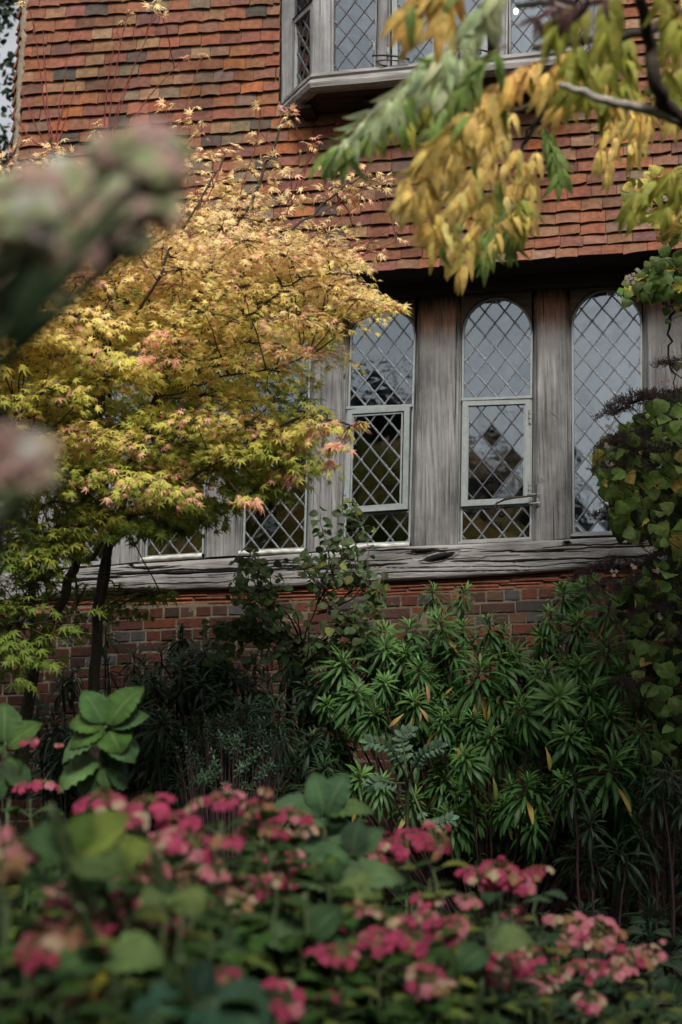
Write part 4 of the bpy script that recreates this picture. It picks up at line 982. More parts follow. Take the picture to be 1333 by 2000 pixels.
# ------------------------------------------------------------------ leafy wall shrub (round leaves on twigs)
b0=P(605,1520,10.2); b0[2]=gz(b0[0],b0[1])
root=empty('quince_shrub',b0); tag(root,'straggly shrub with small rounded leaves on thin twigs climbing past the sill beam','shrub')
lf=MB(); st=MB()
def twig(pts,r0=.006,r1=.0015,ls=.062,gap=.035,col=(.10,.17,.05),kind='round',mb=lf,sb_=st,off=None,start=.0,droop=.45):
    off=b0 if off is None else off
    c=curve([P(*p)-off for p in pts],26,.004); sb_.tube(c,np.linspace(r0,r1,26),5,(1,1,1),False)
    L=np.linalg.norm(np.diff(c,axis=0),axis=1).sum(); n=max(2,int(L*(1-start)/gap)); t_=np.linspace(start,1,n)*25
    idx=np.clip(t_.astype(int),0,24); pos=c[idx]+(c[idx+1]-c[idx])*(t_-idx)[:,None]
    tg=nrm(c[idx+1]-c[idx]); a=np.arange(n)*2.4+random.random()*6
    side=np.stack([np.cos(a),np.sin(a)*.8-.2,0*a],1); dirs=nrm(side+tg*.5+np.array([0,-.1,-droop])+rng.normal(0,.25,(n,3)))
    pos=pos+dirs*ls*.25
    nh=nrm(UP*.6+TOCAM*.7+rng.normal(0,.4,(n,3)))
    cc=jcol(col,n,.3,.12); k=rng.random(n)<.08; cc[k]*=np.array([2.6,1.7,1.0])
    addleaves(mb,kind,pos,dirs,nh,ls*rng.uniform(.65,1.15,n),cc); return c
TW=[[(605,1500,10.2),(600,1330,10.2),(592,1262,10.1),(620,1180,10.1),(645,1090,10.2),(632,1040,10.3),(628,1000,10.3)],
 [(592,1262,10.1),(560,1200,10.),(510,1160,10.),(488,1110,10.1),(492,1070,10.3)],[(592,1262,10.1),(520,1250,10.),(470,1240,9.9),(425,1275,9.9)],
 [(620,1200,10.1),(690,1150,10.1),(700,1090,10.2),(690,1030,10.3),(688,985,10.3)],[(600,1300,10.1),(560,1270,10.),(500,1190,9.9),(470,1140,9.95)],
 [(620,1180,10.1),(660,1120,10.),(720,1130,10.),(740,1160,10.)],[(600,1280,10.1),(650,1230,10.),(700,1190,9.9),(740,1180,9.9)],
 [(590,1262,10.1),(540,1215,9.9),(530,1140,10.),(520,1110,10.)],[(560,1240,10.),(480,1210,9.9),(430,1225,9.9)],[(640,1150,10.),(600,1120,10.),(610,1080,10.1)],
 [(640,1180,10.),(680,1210,9.9),(720,1230,9.9)],[(600,1290,10.1),(640,1270,10.),(690,1260,9.9)],[(650,1120,10.),(670,1075,10.1),(655,1040,10.2)]]
for q in TW: twig(q,col=(.10,.155,.055))
for q in TW[1:]:
    for k in range(4):
        q2=[(x+random.uniform(-30,30),y+random.uniform(-15,25),d+random.uniform(-.15,.1)) for x,y,d in q]; q2[0]=q[0]; twig(q2,.004,.001,.055,.045,(.085,.135,.05),start=.3)
for q in [[(500,1200,9.9),(450,1215,9.8),(395,1230,9.8)],[(560,1270,9.9),(500,1280,9.8),(440,1290,9.8)]]: twig(q,col=(.05,.09,.035))
st.build('stem',M['brownstem'],root); lf.build('foliage',M['soft'],root,True)

# ------------------------------------------------------------------ toothed grey green plant
b0=P(790,1560,8.8); b0[2]=gz(b0[0],b0[1])
root=empty('honey_flower',b0); tag(root,'young plant with bluish toothed feather leaves at the foot of the green rosettes','plant')
lf=MB(); st=MB()
for (pts,sz) in [([(795,1520,8.6),(775,1480,8.5),(752,1455,8.4),(722,1448,8.35)],.046),([(795,1520,8.6),(790,1470,8.6),(785,1440,8.6),(800,1428,8.6)],.045),([(798,1520,8.6),(815,1490,8.5),(830,1470,8.45),(858,1458,8.4)],.044),([(790,1530,8.6),(765,1530,8.4),(740,1525,8.3),(722,1535,8.3)],.045),([(800,1530,8.6),(830,1600,8.4),(850,1610,8.4),(880,1600,8.4)],.042)]:
    c=curve([P(*p)-b0 for p in pts],20); st.tube(c,np.linspace(.007,.002,20),6,(1.2,1.3,1),False)
    for k in range(5,20,2):
        tg=nrm(c[min(k+1,19)]-c[k-1])
        for s in (-1,1):
            d=nrm(np.cross(tg,TOCAM)*s+tg*.6+np.array([0,-.15,-.15])); addleaves(lf,'tooth',[c[k]],[d],[nrm(UP*.5+TOCAM)],np.array([[sz*1.0,sz,sz]])*random.uniform(.8,1.1),jcol((.10,.18,.11),1))
    addleaves(lf,'tooth',[c[-1]],[nrm(c[-1]-c[-3])],[nrm(UP*.5+TOCAM)],np.array([[sz*1.1]*3]),jcol((.10,.18,.11),1))
st.tube(curve([P(795,1520,8.6)-b0,P(796,1580,8.7)-b0,np.zeros(3)],8),.010,7)
st.build('stem',M['stem'],root,True); lf.build('foliage',M['soft'],root,True)

# ------------------------------------------------------------------ climbing hydrangea on the right
b0=P(1400,1650,9.8); b0[2]=gz(b0[0],b0[1])
root=empty('climbing_hydrangea',b0); tag(root,'climber at the right edge with heart shaped leaves and brown dead flower heads','climber')
lf=MB(); st=MB()
def heartleaves(poly,n,D0,D1,ls,ycol=.12,gcol=(.16,.25,.06),minD=0):
    pts=samp(poly,n,minD); N_=len(pts); D=rng.uniform(D0,D1,N_)
    pos=np.array([P(x,y,d) for (x,y),d in zip(pts,D)])-b0
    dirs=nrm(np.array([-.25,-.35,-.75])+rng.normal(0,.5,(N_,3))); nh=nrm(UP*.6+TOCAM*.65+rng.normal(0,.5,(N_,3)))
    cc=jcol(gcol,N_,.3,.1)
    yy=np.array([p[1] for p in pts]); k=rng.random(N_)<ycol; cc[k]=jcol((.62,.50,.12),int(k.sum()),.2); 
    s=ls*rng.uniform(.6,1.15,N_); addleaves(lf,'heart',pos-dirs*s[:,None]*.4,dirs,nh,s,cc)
    for q in range(0,N_,2):
        e=pos[q]-dirs[q]*s[q]*.4; st.tube([e,e+np.array([.05,.04,.03])+rng.normal(0,.02,3),e+np.array([.12,.1,-.02])],[.0015,.002,.003],4,(1,1,1),False)
A_=[(1420,735),(1333,765),(1270,790),(1205,845),(1160,880),(1168,930),(1190,1000),(1205,1040),(1255,1055),(1300,1080),(1420,1080)]
B_=[(1420,1080),(1290,1090),(1215,1130),(1200,1165),(1230,1250),(1245,1320),(1270,1380),(1285,1490),(1420,1510)]
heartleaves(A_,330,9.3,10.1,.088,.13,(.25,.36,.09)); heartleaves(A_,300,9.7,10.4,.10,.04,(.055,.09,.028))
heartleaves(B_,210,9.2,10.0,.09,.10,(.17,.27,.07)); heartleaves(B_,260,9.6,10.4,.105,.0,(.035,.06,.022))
heartleaves([(1340,325),(1250,335),(1205,360),(1215,395),(1260,420),(1300,470),(1340,470)],60,9.8,10.1,.085,.7,(.24,.26,.05))
heartleaves([(1345,490),(1300,490),(1260,520),(1215,560),(1222,590),(1260,580),(1345,590)],100,9.7,10.1,.085,.06,(.12,.19,.045))
heartleaves([(1345,470),(1300,470),(1290,600),(1320,790),(1345,790)],16,9.8,10.1,.06,.2,(.10,.15,.04))
for q in [[(1420,1700,9.9),(1400,1300,10),(1370,900,10.1),(1360,600,10.1),(1345,350,10.1)],[(1400,1300,10),(1330,1100,9.9),(1270,1020,9.8),(1240,900,9.7)],[(1400,1350,10),(1300,1290,9.8),(1220,1170,9.7)],[(1370,900,10.1),(1320,820,9.9),(1240,820,9.7)],[(1380,540,10.1),(1300,560,10),(1222,565,9.9)],[(1350,400,10.1),(1280,390,10),(1220,370,9.9)],[(1300,1050,9.9),(1330,1250,9.9),(1280,1400,9.7)],[(1330,560,10.),(1305,640,10.),(1318,760,10.)],[(1345,610,10.),(1290,590,10.),(1200,577,10.)]]:
    st.tube(curve([P(*p)-b0 for p in q],24,.01),np.linspace(.012,.003,24),6)
dh=MB()
def umbel(px,py,D,r,n=26):
    c=P(px,py,D)-b0; ax=nrm(UP+TOCAM*.35+np.array([-.3,0,0])+rng.normal(0,.15,3)); x_=nrm(np.cross(ax,[0,1,.1])); y_=np.cross(ax,x_)
    dh.tube(curve([c-ax*r*.5+np.array([r,r*.5,-r*.6]),c-ax*r*.5,c],6),.003,5,(1,1,1),False)
    for i in range(n):
        a=random.random()*6.28; q=r*math.sqrt(random.random()); e=c+(x_*math.cos(a)+y_*math.sin(a))*q+ax*(r*.12-.3*q*q/r+rng.normal(0,.006))
        dh.tube([c-ax*r*.25,c+(e-c)*.55,e],[.0018,.0014,.0008],3,(1,1,1),False)
        for k in range(9):
            e2=e+rng.normal(0,.011,3); dh.tube([e-ax*.012,e2],[.0009,.0007],3,(1,1,1),False)
            dh.inst(np.array([(1,0,0),(-.5,.87,0),(-.5,-.87,0),(0,0,1.2),(0,0,-1.2)]),[(0,1,3),(1,2,3),(2,0,3),(1,0,4),(2,1,4),(0,2,4)],np.array([np.eye(3)*.0028*random.uniform(.7,1.4)]),np.array([e2]),np.array([(1,.9,.9)]),np.zeros((5,2)))
for u in [(1235,775,9.5,.15,60),(1200,800,9.5,.11,36),(1270,770,9.6,.12,40),(1200,860,9.4,.12,40),(1190,905,9.4,.12,40),(1225,850,9.4,.12,44),(1255,870,9.4,.1,34),(1310,705,9.7,.10,34),(1190,995,9.5,.09,30),(1290,875,9.4,.1,30),(1310,770,9.6,.12,34),(1150,1112,9.5,.11,40),(1200,1098,9.5,.13,50),(1235,1130,9.4,.12,40),(1175,1140,9.4,.09,26),(1270,1085,9.5,.11,40),(1290,1180,9.4,.12,40),(1315,1230,9.4,.12,40),(1240,1200,9.4,.1,30),(1245,1330,9.4,.10,30),(1210,1330,9.5,.06,20),(1300,1130,9.4,.1,30),(1250,1050,9.6,.1,30)]: umbel(*u)
fl=MB()
for (x,y) in [(1224,544),(1238,540),(1250,528),(1232,548),(1262,410),(1300,390),(1190,836),(1185,872),(1300,745),(1190,905),(1240,1108),(1280,1112),(1200,1118),(1292,1205)]:
    for k in range(3):
        p=P(x+random.uniform(-6,6),y+random.uniform(-5,5),9.35)-b0; n=4; a=np.arange(4)*1.57+random.random(); d=np.stack([np.cos(a),0*a-.2,np.sin(a)],1)
        addleaves(fl,'round',np.tile(p,(4,1)),d,np.tile(TOCAM,(4,1)),np.full(4,.012),jcol((.62,.50,.42),4,.1))
st.build('stem',M['brownstem'],root,True); lf.build('foliage',M['soft'],root,True); dh.build('dead_flower_heads',M['brownstem'],root); fl.build('blossom',M['petal'],root)

# ================================================================== WISTERIA-LIKE TREE top right (drooping feather leaves)
b0=np.array([P(1500,300,5.9)[0]+.1,5.9,0]); b0[2]=gz(b0[0],b0[1])
root=empty('wingnut_tree',b0); tag(root,'tree branches at the top right with drooping yellow and green feather leaves','tree')
st=MB(); pb=MB(); lf=MB()
def br(mb,pts,r0,r1,n=24): c=curve([P(p[0],p[1],p[2]*1.36)-b0 for p in pts],n,.003); mb.tube(c,np.linspace(r0,r1,n)*1.3,10); return c
top=P(1420,262,4.3*1.36)-b0
st.tube(curve([np.zeros(3),np.array([.05,0,.8]),(P(1500,900,5.95)-b0),top],24,.01),np.linspace(.10,.05,24),12)
br(pb,[(1420,262,3.6),(1333,236,3.5),(1270,212,3.45),(1190,196,3.4),(1140,180,3.4),(1092,165,3.4)],.0125,.006)
br(st,[(1420,300,3.6),(1333,232,3.5),(1298,200,3.45),(1277,150,3.4),(1270,80,3.4),(1255,0,3.3),(1245,-80,3.3)],.017,.010)
br(st,[(1420,262,4.0),(1340,235,4.0),(1290,205,4.0),(1262,178,4.0)],.013,.006)
br(st,[(1420,-20,3.4),(1333,25,3.4),(1270,62,3.4),(1180,72,3.4),(1100,85,3.4),(1040,92,3.4)],.012,.006)
br(st,[(1250,-60,3.6),(1130,-20,3.3),(1060,5,3.2),(1010,10,3.2)],.01,.005)
for q in [[(1160,100,3.9),(1095,165,3.9),(1050,240,4.0),(1005,310,4.1),(960,390,4.2),(915,500,4.2)],[(1095,165,3.9),(1040,200,3.8),(980,220,3.7),(900,230,3.6)],[(1060,220,4.),(1030,260,4.1),(1000,340,4.2)],[(1150,150,4.0),(1060,225,4.1),(1020,300,4.1)]]: br(st,q,.0045,.0015,18)
WS=1.36
Yl=(.90,.68,.22); Yo=(.88,.60,.18); G1=(.26,.37,.10); YG=(.42,.42,.08); PG=(.55,.64,.36); DR=(.08,.03,.04)
def feather(x0,y0,x1,y1,D0,D1,col,ln=.085,sag=.06,pairs=7,mixg=0.,hang=1.):
    D0*=WS; D1*=WS; a=P(x0,y0,D0)-b0; e=P(x1,y1,D1)-b0; c=curve([a,(a+e)/2+np.array([0,0,sag*np.linalg.norm(e-a)*2]),e],20,.001)
    st.tube(c,np.linspace(.0028,.0012,20),5,(3.2,1.3,1.3),False)
    pos=[];dr=[];n=[];cc=[]; 
    for k in range(pairs):
        i=int(min(18,max(2,3+16*k/(pairs-1)+rng.normal(0,.9)))); tg=nrm(c[min(i+1,19)]-c[i-1]); sd=nrm(np.cross(tg,TOCAM+rng.normal(0,.25,3)))
        for s in (-1,1):
            d=nrm(sd*s*.55+tg*.5+np.array([0,-.1,-1.0*hang])+rng.normal(0,.24,3)); pos.append(c[i]); dr.append(d); n.append(nrm(TOCAM*.8+UP*.45+sd*s*-.3+rng.normal(0,.42,3)))
            cc.append(jcol(G1 if random.random()<mixg else col,1,.14,.08)[0])
    pos.append(c[19]); dr.append(nrm(c[19]-c[17]+np.array([0,0,-.03]))); n.append(nrm(TOCAM+UP*.4)); cc.append(np.array(col))
    N_=len(pos); addleaves(lf,'leaflet',np.array(pos),np.array(dr),np.array(n),ln*rng.uniform(.8,1.15,N_),np.array(cc))
F=[ # the long green arm reaching left
 (960,50,830,150,3.3,3.3,PG),(900,110,790,190,3.5,3.5,G1),(860,120,740,230,3.5,3.5,PG),(840,150,700,270,3.6,3.6,G1),(800,190,660,285,3.6,3.6,PG),(760,215,645,300,3.6,3.6,G1),(880,160,800,240,3.7,3.7,YG),(820,170,730,265,3.7,3.7,YG),(930,100,860,170,3.4,3.4,PG),(1010,60,940,120,3.,3.,PG),(900,190,850,260,3.7,3.7,G1),(990,90,900,170,3.3,3.3,G1),
 (880,-40,800,40,3.,3.,Yo),(850,-30,790,20,3.,3.,Yo),(900,-20,860,40,3.,3.,Yo),
 (930,60,800,170,3.4,3.4,PG),(870,100,760,200,3.5,3.5,PG),(830,180,690,260,3.6,3.6,PG),(790,230,680,300,3.6,3.6,G1),
 # the big yellow fall
 (1070,120,960,190,3.5,3.4,Yo),(1040,130,920,230,3.4,3.3,Yo),(1060,150,900,290,3.5,3.4,Yl),(1020,160,880,270,3.4,3.4,Yo),(1000,200,860,330,3.5,3.5,Yl),(980,220,830,350,3.5,3.5,Yl),(960,240,800,380,3.5,3.5,Yl),(940,280,830,400,3.6,3.6,Yl),(1040,190,920,330,3.6,3.6,Yo),(1000,250,890,400,3.7,3.7,Yl),(980,300,860,450,3.9,3.9,Yl),(960,340,850,480,4.,4.,Yl),(950,360,880,490,4.1,4.1,Yl),(930,330,840,440,3.9,3.9,Yl),(970,380,900,500,4.1,4.1,Yl),(1010,210,940,330,3.8,3.8,Yl),(900,300,820,380,3.6,3.6,Yl),
 (1000,180,830,300,3.5,3.5,Yl),(940,250,790,350,3.5,3.5,Yl),(1020,280,950,400,3.9,3.9,Yl),(900,420,860,520,4.1,4.1,Yl),(940,420,900,530,4.1,4.1,Yl),(1000,350,965,470,4.2,4.2,Yl),(990,380,950,480,4.2,4.2,YG),(1030,300,1000,420,4.2,4.2,Yl),(1050,290,1030,420,4.2,4.2,Yl),(1060,300,1060,400,4.2,4.2,Yl),(960,430,950,500,4.2,4.2,G1),(1010,420,1000,470,4.3,4.3,G1),(1060,240,1095,330,4.3,4.3,G1),(1080,280,1090,340,4.3,4.3,G1),(1020,380,1020,440,4.2,4.2,YG),(1050,400,1045,440,4.3,4.3,G1),
 # right hand bunches
 (1150,110,1090,200,3.7,3.7,Yo),(1130,90,1060,160,3.6,3.6,Yo),(1200,200,1175,300,4.6,4.6,Yl),(1220,210,1190,330,4.6,4.6,Yl),(1240,200,1235,290,4.5,4.5,Yl),(1195,190,1215,260,4.4,4.4,Yl),(1280,210,1250,270,4.4,4.4,Yl),
 (1130,85,1110,170,3.5,3.5,YG),(1160,80,1150,180,3.5,3.5,YG),(1200,75,1180,190,3.5,3.5,YG),(1230,70,1225,170,3.6,3.6,YG),(1260,60,1330,150,3.6,3.6,YG),(1310,50,1300,160,3.5,3.5,YG),(1340,60,1330,200,3.6,3.6,YG),(1300,120,1320,220,3.8,3.8,Yl),(1180,120,1200,190,3.9,3.9,Yo),(1220,140,1250,230,4.1,4.1,Yo),
 (1400,300,1260,350,4.,4.,YG),(1400,320,1230,390,4.,4.,YG),(1400,330,1240,410,4.1,4.1,YG),(1380,340,1300,410,4.1,4.1,YG),(1400,360,1320,420,4.1,4.1,Yl),(1380,300,1330,360,4.,4.,YG),
 (1120,-10,1040,20,3.,3.,YG),(1000,-30,940,20,2.9,2.9,PG),(1150,10,1080,60,3.1,3.1,YG),(1290,-20,1330,60,3.2,3.2,YG),(1200,-20,1180,60,3.2,3.2,YG),(1330,-10,1360,80,3.2,3.2,Yl)]
for f_ in [q for i,q in enumerate(F) if i%6!=3]: feather(*f_,ln=.096 if f_[4]<4 else .094,mixg=.05 if f_[6] in (Yl,Yo) else 0.)
for f_ in [(1190,0,1100,30,3.,3.,DR),(1120,20,1050,40,3.1,3.,DR)]: feather(*f_,ln=.06,pairs=4,hang=.5)
cc_=np.array([3.4,5.4,6.2])-b0; uc=MB(); ncl=44; cs=[]  # unseen overhead crown, added to shade the lower wall and the bed
for k in range(ncl):
    u=rng.normal(0,1,3); u/=np.linalg.norm(u); c=cc_+u*rng.uniform(.3,1)**.5*np.array([2.3,2.0,.95]); cs.append(c)
    st.tube(curve([top+np.array([.3,0,.6]),(top+c)/2+np.array([.2,0,.5]),c],8,.03),np.linspace(.03,.006,8),5,(1,1,1),False)
idx=rng.integers(0,ncl,9000); pos=np.array(cs)[idx]+rng.normal(0,.26,(9000,3)); addleaves(uc,'tiny',pos,nrm(rng.normal(0,1,(9000,3))+np.array([0,0,-.6])),UP+rng.normal(0,.5,(9000,3)),np.tile([.30,.13,.13],(9000,1))*rng.uniform(.7,1.2,(9000,1)),jcol((.26,.28,.06),9000,.3))
st.tube(curve([top,top+np.array([.2,0,.5]),top+np.array([.3,0,.6])],6),.05,8)
uc.build('added_shade_crown',M['soft'],root)
st.build('trunk',M['bark'],root,True); pb.build('pale_branch',M['palebark'],root,True); lf.build('foliage',M['soft'],root,True)

# ================================================================== HYDRANGEAS
PK=(.43,.05,.125); PK2=(.33,.035,.08); PL=(.56,.19,.23); CR=(.50,.37,.25); TN=(.32,.17,.09)
def floret(mb,c,axis,r,col):
    ax=nrm(axis); x_=nrm(np.cross(ax,[.3,1,.2])); y_=np.cross(ax,x_); a=np.arange(4)*math.pi/2+random.random()*3
    d=np.cos(a)[:,None]*x_+np.sin(a)[:,None]*y_+ax*random.uniform(-.1,.35)
    s=r*rng.uniform(.85,1.15,4); addleaves(mb,'round',np.tile(c,(4,1)),d,np.tile(ax,(4,1)),np.stack([s*1.25,s,s],1),jcol(col,4,.12,.08))
def flower_head(root,off,c,r,col=PK,fade=.15,n=10,ax=None):
    r=r*.62
    fm=MB(); ax=nrm((UP*.8+TOCAM*.45+rng.normal(0,.2,3)) if ax is None else ax); x_=nrm(np.cross(ax,[.2,1,.1])); y_=np.cross(ax,x_); c=np.asarray(c)-off
    for k in range(n):
        a=k*6.283/n+rng.normal(0,.2); q=r*random.uniform(.62,1.); rad=x_*math.cos(a)+y_*math.sin(a)
        p=c+rad*q+ax*(.15*r-.35*q*q/r)+rng.normal(0,r*.05,3); cc=col if random.random()>fade+.12 else random.choice([CR,TN,PL])
        floret(fm,p,ax*.6+rad*.55+TOCAM*.25,r*random.uniform(.27,.42),cc)
        fm.tube([c-ax*r*.35,p],[.0012,.0009],3,(.25,.3,.12),False)
    for k in range(2): floret(fm,c+rng.normal(0,r*.35,3)+ax*r*.1,ax,r*.26,col)
    for k in range(70):                           # the fertile centre, gone brown
        a=random.random()*6.28; q=r*.62*math.sqrt(random.random()); p=c+(x_*math.cos(a)+y_*math.sin(a))*q+ax*(r*.12+rng.normal(0,r*.05))
        fm.inst(np.array([(1,0,0),(-.5,.87,0),(-.5,-.87,0),(0,0,1.2),(0,0,-1.2)]),[(0,1,3),(1,2,3),(2,0,3),(1,0,4),(2,1,4),(0,2,4)],np.array([np.eye(3)*r*.045]),np.array([p]),np.array([(.16,.07,.04) if k%3 else (.20,.16,.06)]),np.zeros((5,2)))
    return fm.build('flower_head',M['petal'],root)
GL=(.055,.14,.022); GD_=(.03,.07,.035); GY=(.20,.26,.045); GB=(.045,.115,.04)
class Bush:
    def __init__(s,name,label,bx,by,group=None,cat='shrub'):
        s.b=np.array([bx,by,gz(bx,by)]); s.root=empty(name,s.b); tag(s.root,label,cat,group); s.lf=MB(); s.st=MB(); s.k=0
    def stem(s,tip,leaf=.12,pairs=4,col=GL,gap=.075,lean=.3):
        tip=np.asarray(tip)-s.b; base=np.array([rng.normal(0,.10),rng.normal(0,.10),0])
        mid=np.array([lerp(base[0],tip[0],.75),lerp(base[1],tip[1],.75),tip[2]*.55])
        c=curve([base,mid,tip],26,.004); s.st.tube(c,np.linspace(.008,.0035,26),6,(1,1,1),False)
        L=np.linalg.norm(np.diff(c,axis=0),axis=1); cum=np.cumsum(L[::-1]); a0=random.random()*3.14
        for k in range(pairs):
            dd=.02+gap*k*(1+.15*k); i=25-int(np.searchsorted(cum,dd))-1
            if i<3: break
            p=c[i]; a=a0+k*math.pi/2
            for q in (0,math.pi):
                h=np.array([math.cos(a+q),math.sin(a+q),0]); up=.55-.28*k; d=nrm(h+UP*up+rng.normal(0,.12,3))
                ps=p+d*.02; s.st.tube([p,ps+d*.01],[.0022,.0018],4,(1,1,1),False)
                ls=leaf*(.62+.16*min(k,3))*random.uniform(.8,1.15)
                cc=col if random.random()>.14 else GY
                cc=jcol(cc,1,.25,.1)
                addleaves(s.lf,random.choice(['hyd','hyd2']),[ps],[d],[nrm(UP*1.0+TOCAM*.25+h*-.35+rng.normal(0,.15,3))],np.array([ls]),cc)
    def done(s):
        s.st.build('stem',M['stem'],s.root,True); s.lf.build('foliage',M['bigleaf'],s.root,True)
        for o in s.root.children: pass
# the tall leafy shoot at the left
H=Bush('hydrangea','tall hydrangea shoot of broad crisp green leaves standing at the left before the maple stems',P(205,1700,5.7)[0],5.75)
def custom(H,pts,D,lst,col=GL):
    c=curve([P(x,y,D)-H.b if i else np.zeros(3) for i,(x,y) in enumerate([(0,0)]+pts)],24,.002); H.st.tube(c,np.linspace(.009,.004,24),7)
    for (x0,y0,x1,y1,dz,wd,cc,nh) in lst:
        a=P(x0,y0,D)-H.b; e=P(x1,y1,D+dz)-H.b; L=np.linalg.norm(e-a)*1.12
        addleaves(H.lf,'hyd2' if dz<=-.03 else 'hyd',[a],[nrm(e-a)+UP*.18],[nh],np.array([[L*wd,L,L]]),jcol(cc,1,.1,.05))
LG=(.095,.19,.045)
custom(H,[(190,1560),(196,1500),(200,1440),(207,1418)],5.7,[
 (200,1412,168,1350,-.01,1.15,(.09,.20,.06),(.3,-1,.5)),(212,1415,264,1342,-.02,.95,LG,(-.5,-1,.3)),(200,1420,140,1398,-.03,1.2,LG,(0,-1,.9)),(205,1424,134,1440,-.05,1.1,LG,(.2,-.9,1)),
 (216,1420,285,1394,.0,.9,(.10,.21,.07),(0,-1,.7)),(214,1428,232,1458,-.06,1.7,LG,(0,-1,.9)),(200,1440,112,1460,-.04,1.0,(.13,.24,.08),(0,-.7,1)),(196,1490,98,1520,-.04,.95,(.15,.27,.08),(.1,-.8,1)),
 (205,1450,262,1480,-.02,1.25,(.09,.19,.06),(0,-.9,1)),(206,1480,270,1440,.06,1.3,(.055,.13,.05),(0,-1,.4)),(200,1500,215,1540,-.02,1.2,(.12,.22,.07),(.4,-1,.3)),(198,1510,150,1560,0,1.2,(.07,.15,.05),(0,-1,.4)),(207,1500,262,1530,.05,1.3,(.04,.10,.04),(0,-1,.4)),(215,1418,228,1380,.03,1.,(.07,.15,.05),(0,-1,.2))])
H.done()
H=Bush('hydrangea','hydrangea with two big upright leaves and small red florets at the left edge',P(10,1700,5.9)[0],5.9)
custom(H,[(15,1600),(10,1520),(12,1450)],5.9,[(8,1450,12,1375,0,1.2,(.10,.20,.06),(.3,-1,.3)),(16,1460,68,1412,-.02,1.,LG,(-.2,-1,.6)),(10,1470,-30,1440,0,1.,LG,(0,-1,.7)),(12,1480,40,1500,-.03,1.1,(.08,.16,.05),(0,-1,.8)),(12,1500,60,1530,-.03,1.1,(.07,.15,.05),(0,-1,.8)),(12,1520,-20,1560,-.03,1.1,(.07,.15,.05),(0,-1,.8))])
for (x,y) in [(60,1560),(90,1590),(30,1580),(0,1600)]: H.stem(P(x,y,5.4),.11,4)
for (x,y,r) in [(60,1445,.05),(85,1530,.085),(115,1455,.025),(50,1535,.06)]: flower_head(H.root,H.b,P(x,y,5.6),r,PK,.12)
H.done()
# the mass of shrubs: (label, base px, D, heads [(px,py,D,r,colour,fade)], leaf tips polygon, n)
def mass(label,bx,D,heads,poly,n,D0,D1,leaf,col,group='lacecap hydrangeas in the front bed'):
    H=Bush('hydrangea',label,P(bx,1800,D)[0],P(bx,1800,D)[1],group)
    for (x,y,d,r,cc,fd) in heads:
        p=P(x,y,d); H.stem(p-np.array([0,0,.05]),leaf,4,col); flower_head(H.root,H.b,p,r,cc,fd)
    y0=min(p[1] for p in poly); y1=max(p[1] for p in poly)
    for (x,y) in samp([(a,b_) for a,b_ in poly],9,50):
        if y>1960: continue
        d=lerp(D1,D0,(y-y0)/(y1-y0))+random.uniform(-.2,.2); p=P(x,y,d); H.stem(p-np.array([0,0,.05]),leaf*.9,4,col); flower_head(H.root,H.b,p,random.uniform(.045,.07),random.choice([PK,PK,PK2,PL]),.35)
    for (x,y) in samp(poly,int(n*1.75)):
        t_=(y-y0)/(y1-y0); d=lerp(D1,D0,t_)+random.uniform(-.25,.25)
        H.stem(P(x,y+18,d),leaf*random.uniform(.65,1.0),random.randint(3,5),col if random.random()<.7 else (GB if random.random()<.5 else GY))
    H.done(); return H
mass('blurred hydrangea with wide pink heads nearest the left bottom corner',120,3.0,
 [(20,1650,2.9,.075,PL,.5),(120,1790,3.0,.075,PK,.3),(260,1790,3.05,.09,PL,.3),(330,1800,3.1,.07,PK,.2),(160,1830,2.9,.08,PK2,.2),(80,1850,2.7,.07,PK2,.2),(15,1690,2.9,.06,CR,.3),(90,1820,2.9,.05,TN,.4),(170,1780,3.0,.04,CR,.4)],
 [(-60,1650),(100,1640),(330,1640),(420,1720),(430,2060),(-60,2060)],46,2.6,3.3,.13,GL)
mass('hydrangea with a long line of deep pink flower heads against the dark shade',330,3.9,
 [(205,1562,3.9,.085,PK,.15),(280,1570,3.9,.095,PK,.1),(345,1600,3.9,.075,PK,.12),(240,1600,3.8,.06,PK,.1),(375,1640,3.7,.085,PK,.15),(440,1640,3.7,.07,PK,.15),(435,1560,4.1,.07,PK,.15),(500,1575,4.2,.06,PK2,.4),(380,1570,4.2,.05,TN,.8),(520,1545,4.2,.03,TN,.9),(310,1640,3.6,.05,PL,.3),(345,1690,3.6,.05,PL,.4),(300,1700,3.5,.05,PK,.4),(130,1640,3.5,.05,PK,.3),(420,1700,3.6,.05,PL,.4)],
 [(80,1600),(300,1600),(540,1610),(560,1720),(420,1800),(120,1720)],34,3.4,4.2,.125,GL)
mass('hydrangea with upright pale veined leaves and scattered pink florets at the centre',560,4.2,
 [(525,1590,4.2,.05,PK,.1),(575,1590,4.3,.075,PK,.05),(595,1620,4.4,.05,TN,.9),(515,1670,4.1,.05,PK,.2),(565,1670,4.2,.05,PK,.2),(470,1720,3.9,.06,PL,.3),(500,1740,3.8,.05,PK,.3),(400,1735,3.7,.06,PK,.3),(460,1755,3.7,.06,CR,.5),(610,1690,4.2,.04,PK,.2),(555,1760,3.8,.04,TN,.6),(640,1860,3.6,.06,PK,.2),(540,1945,3.3,.075,PK,.15)],
 [(520,1640),(640,1640),(720,1700),(700,1800),(660,2060),(400,2060),(430,1760)],46,3.2,4.3,.125,GL)
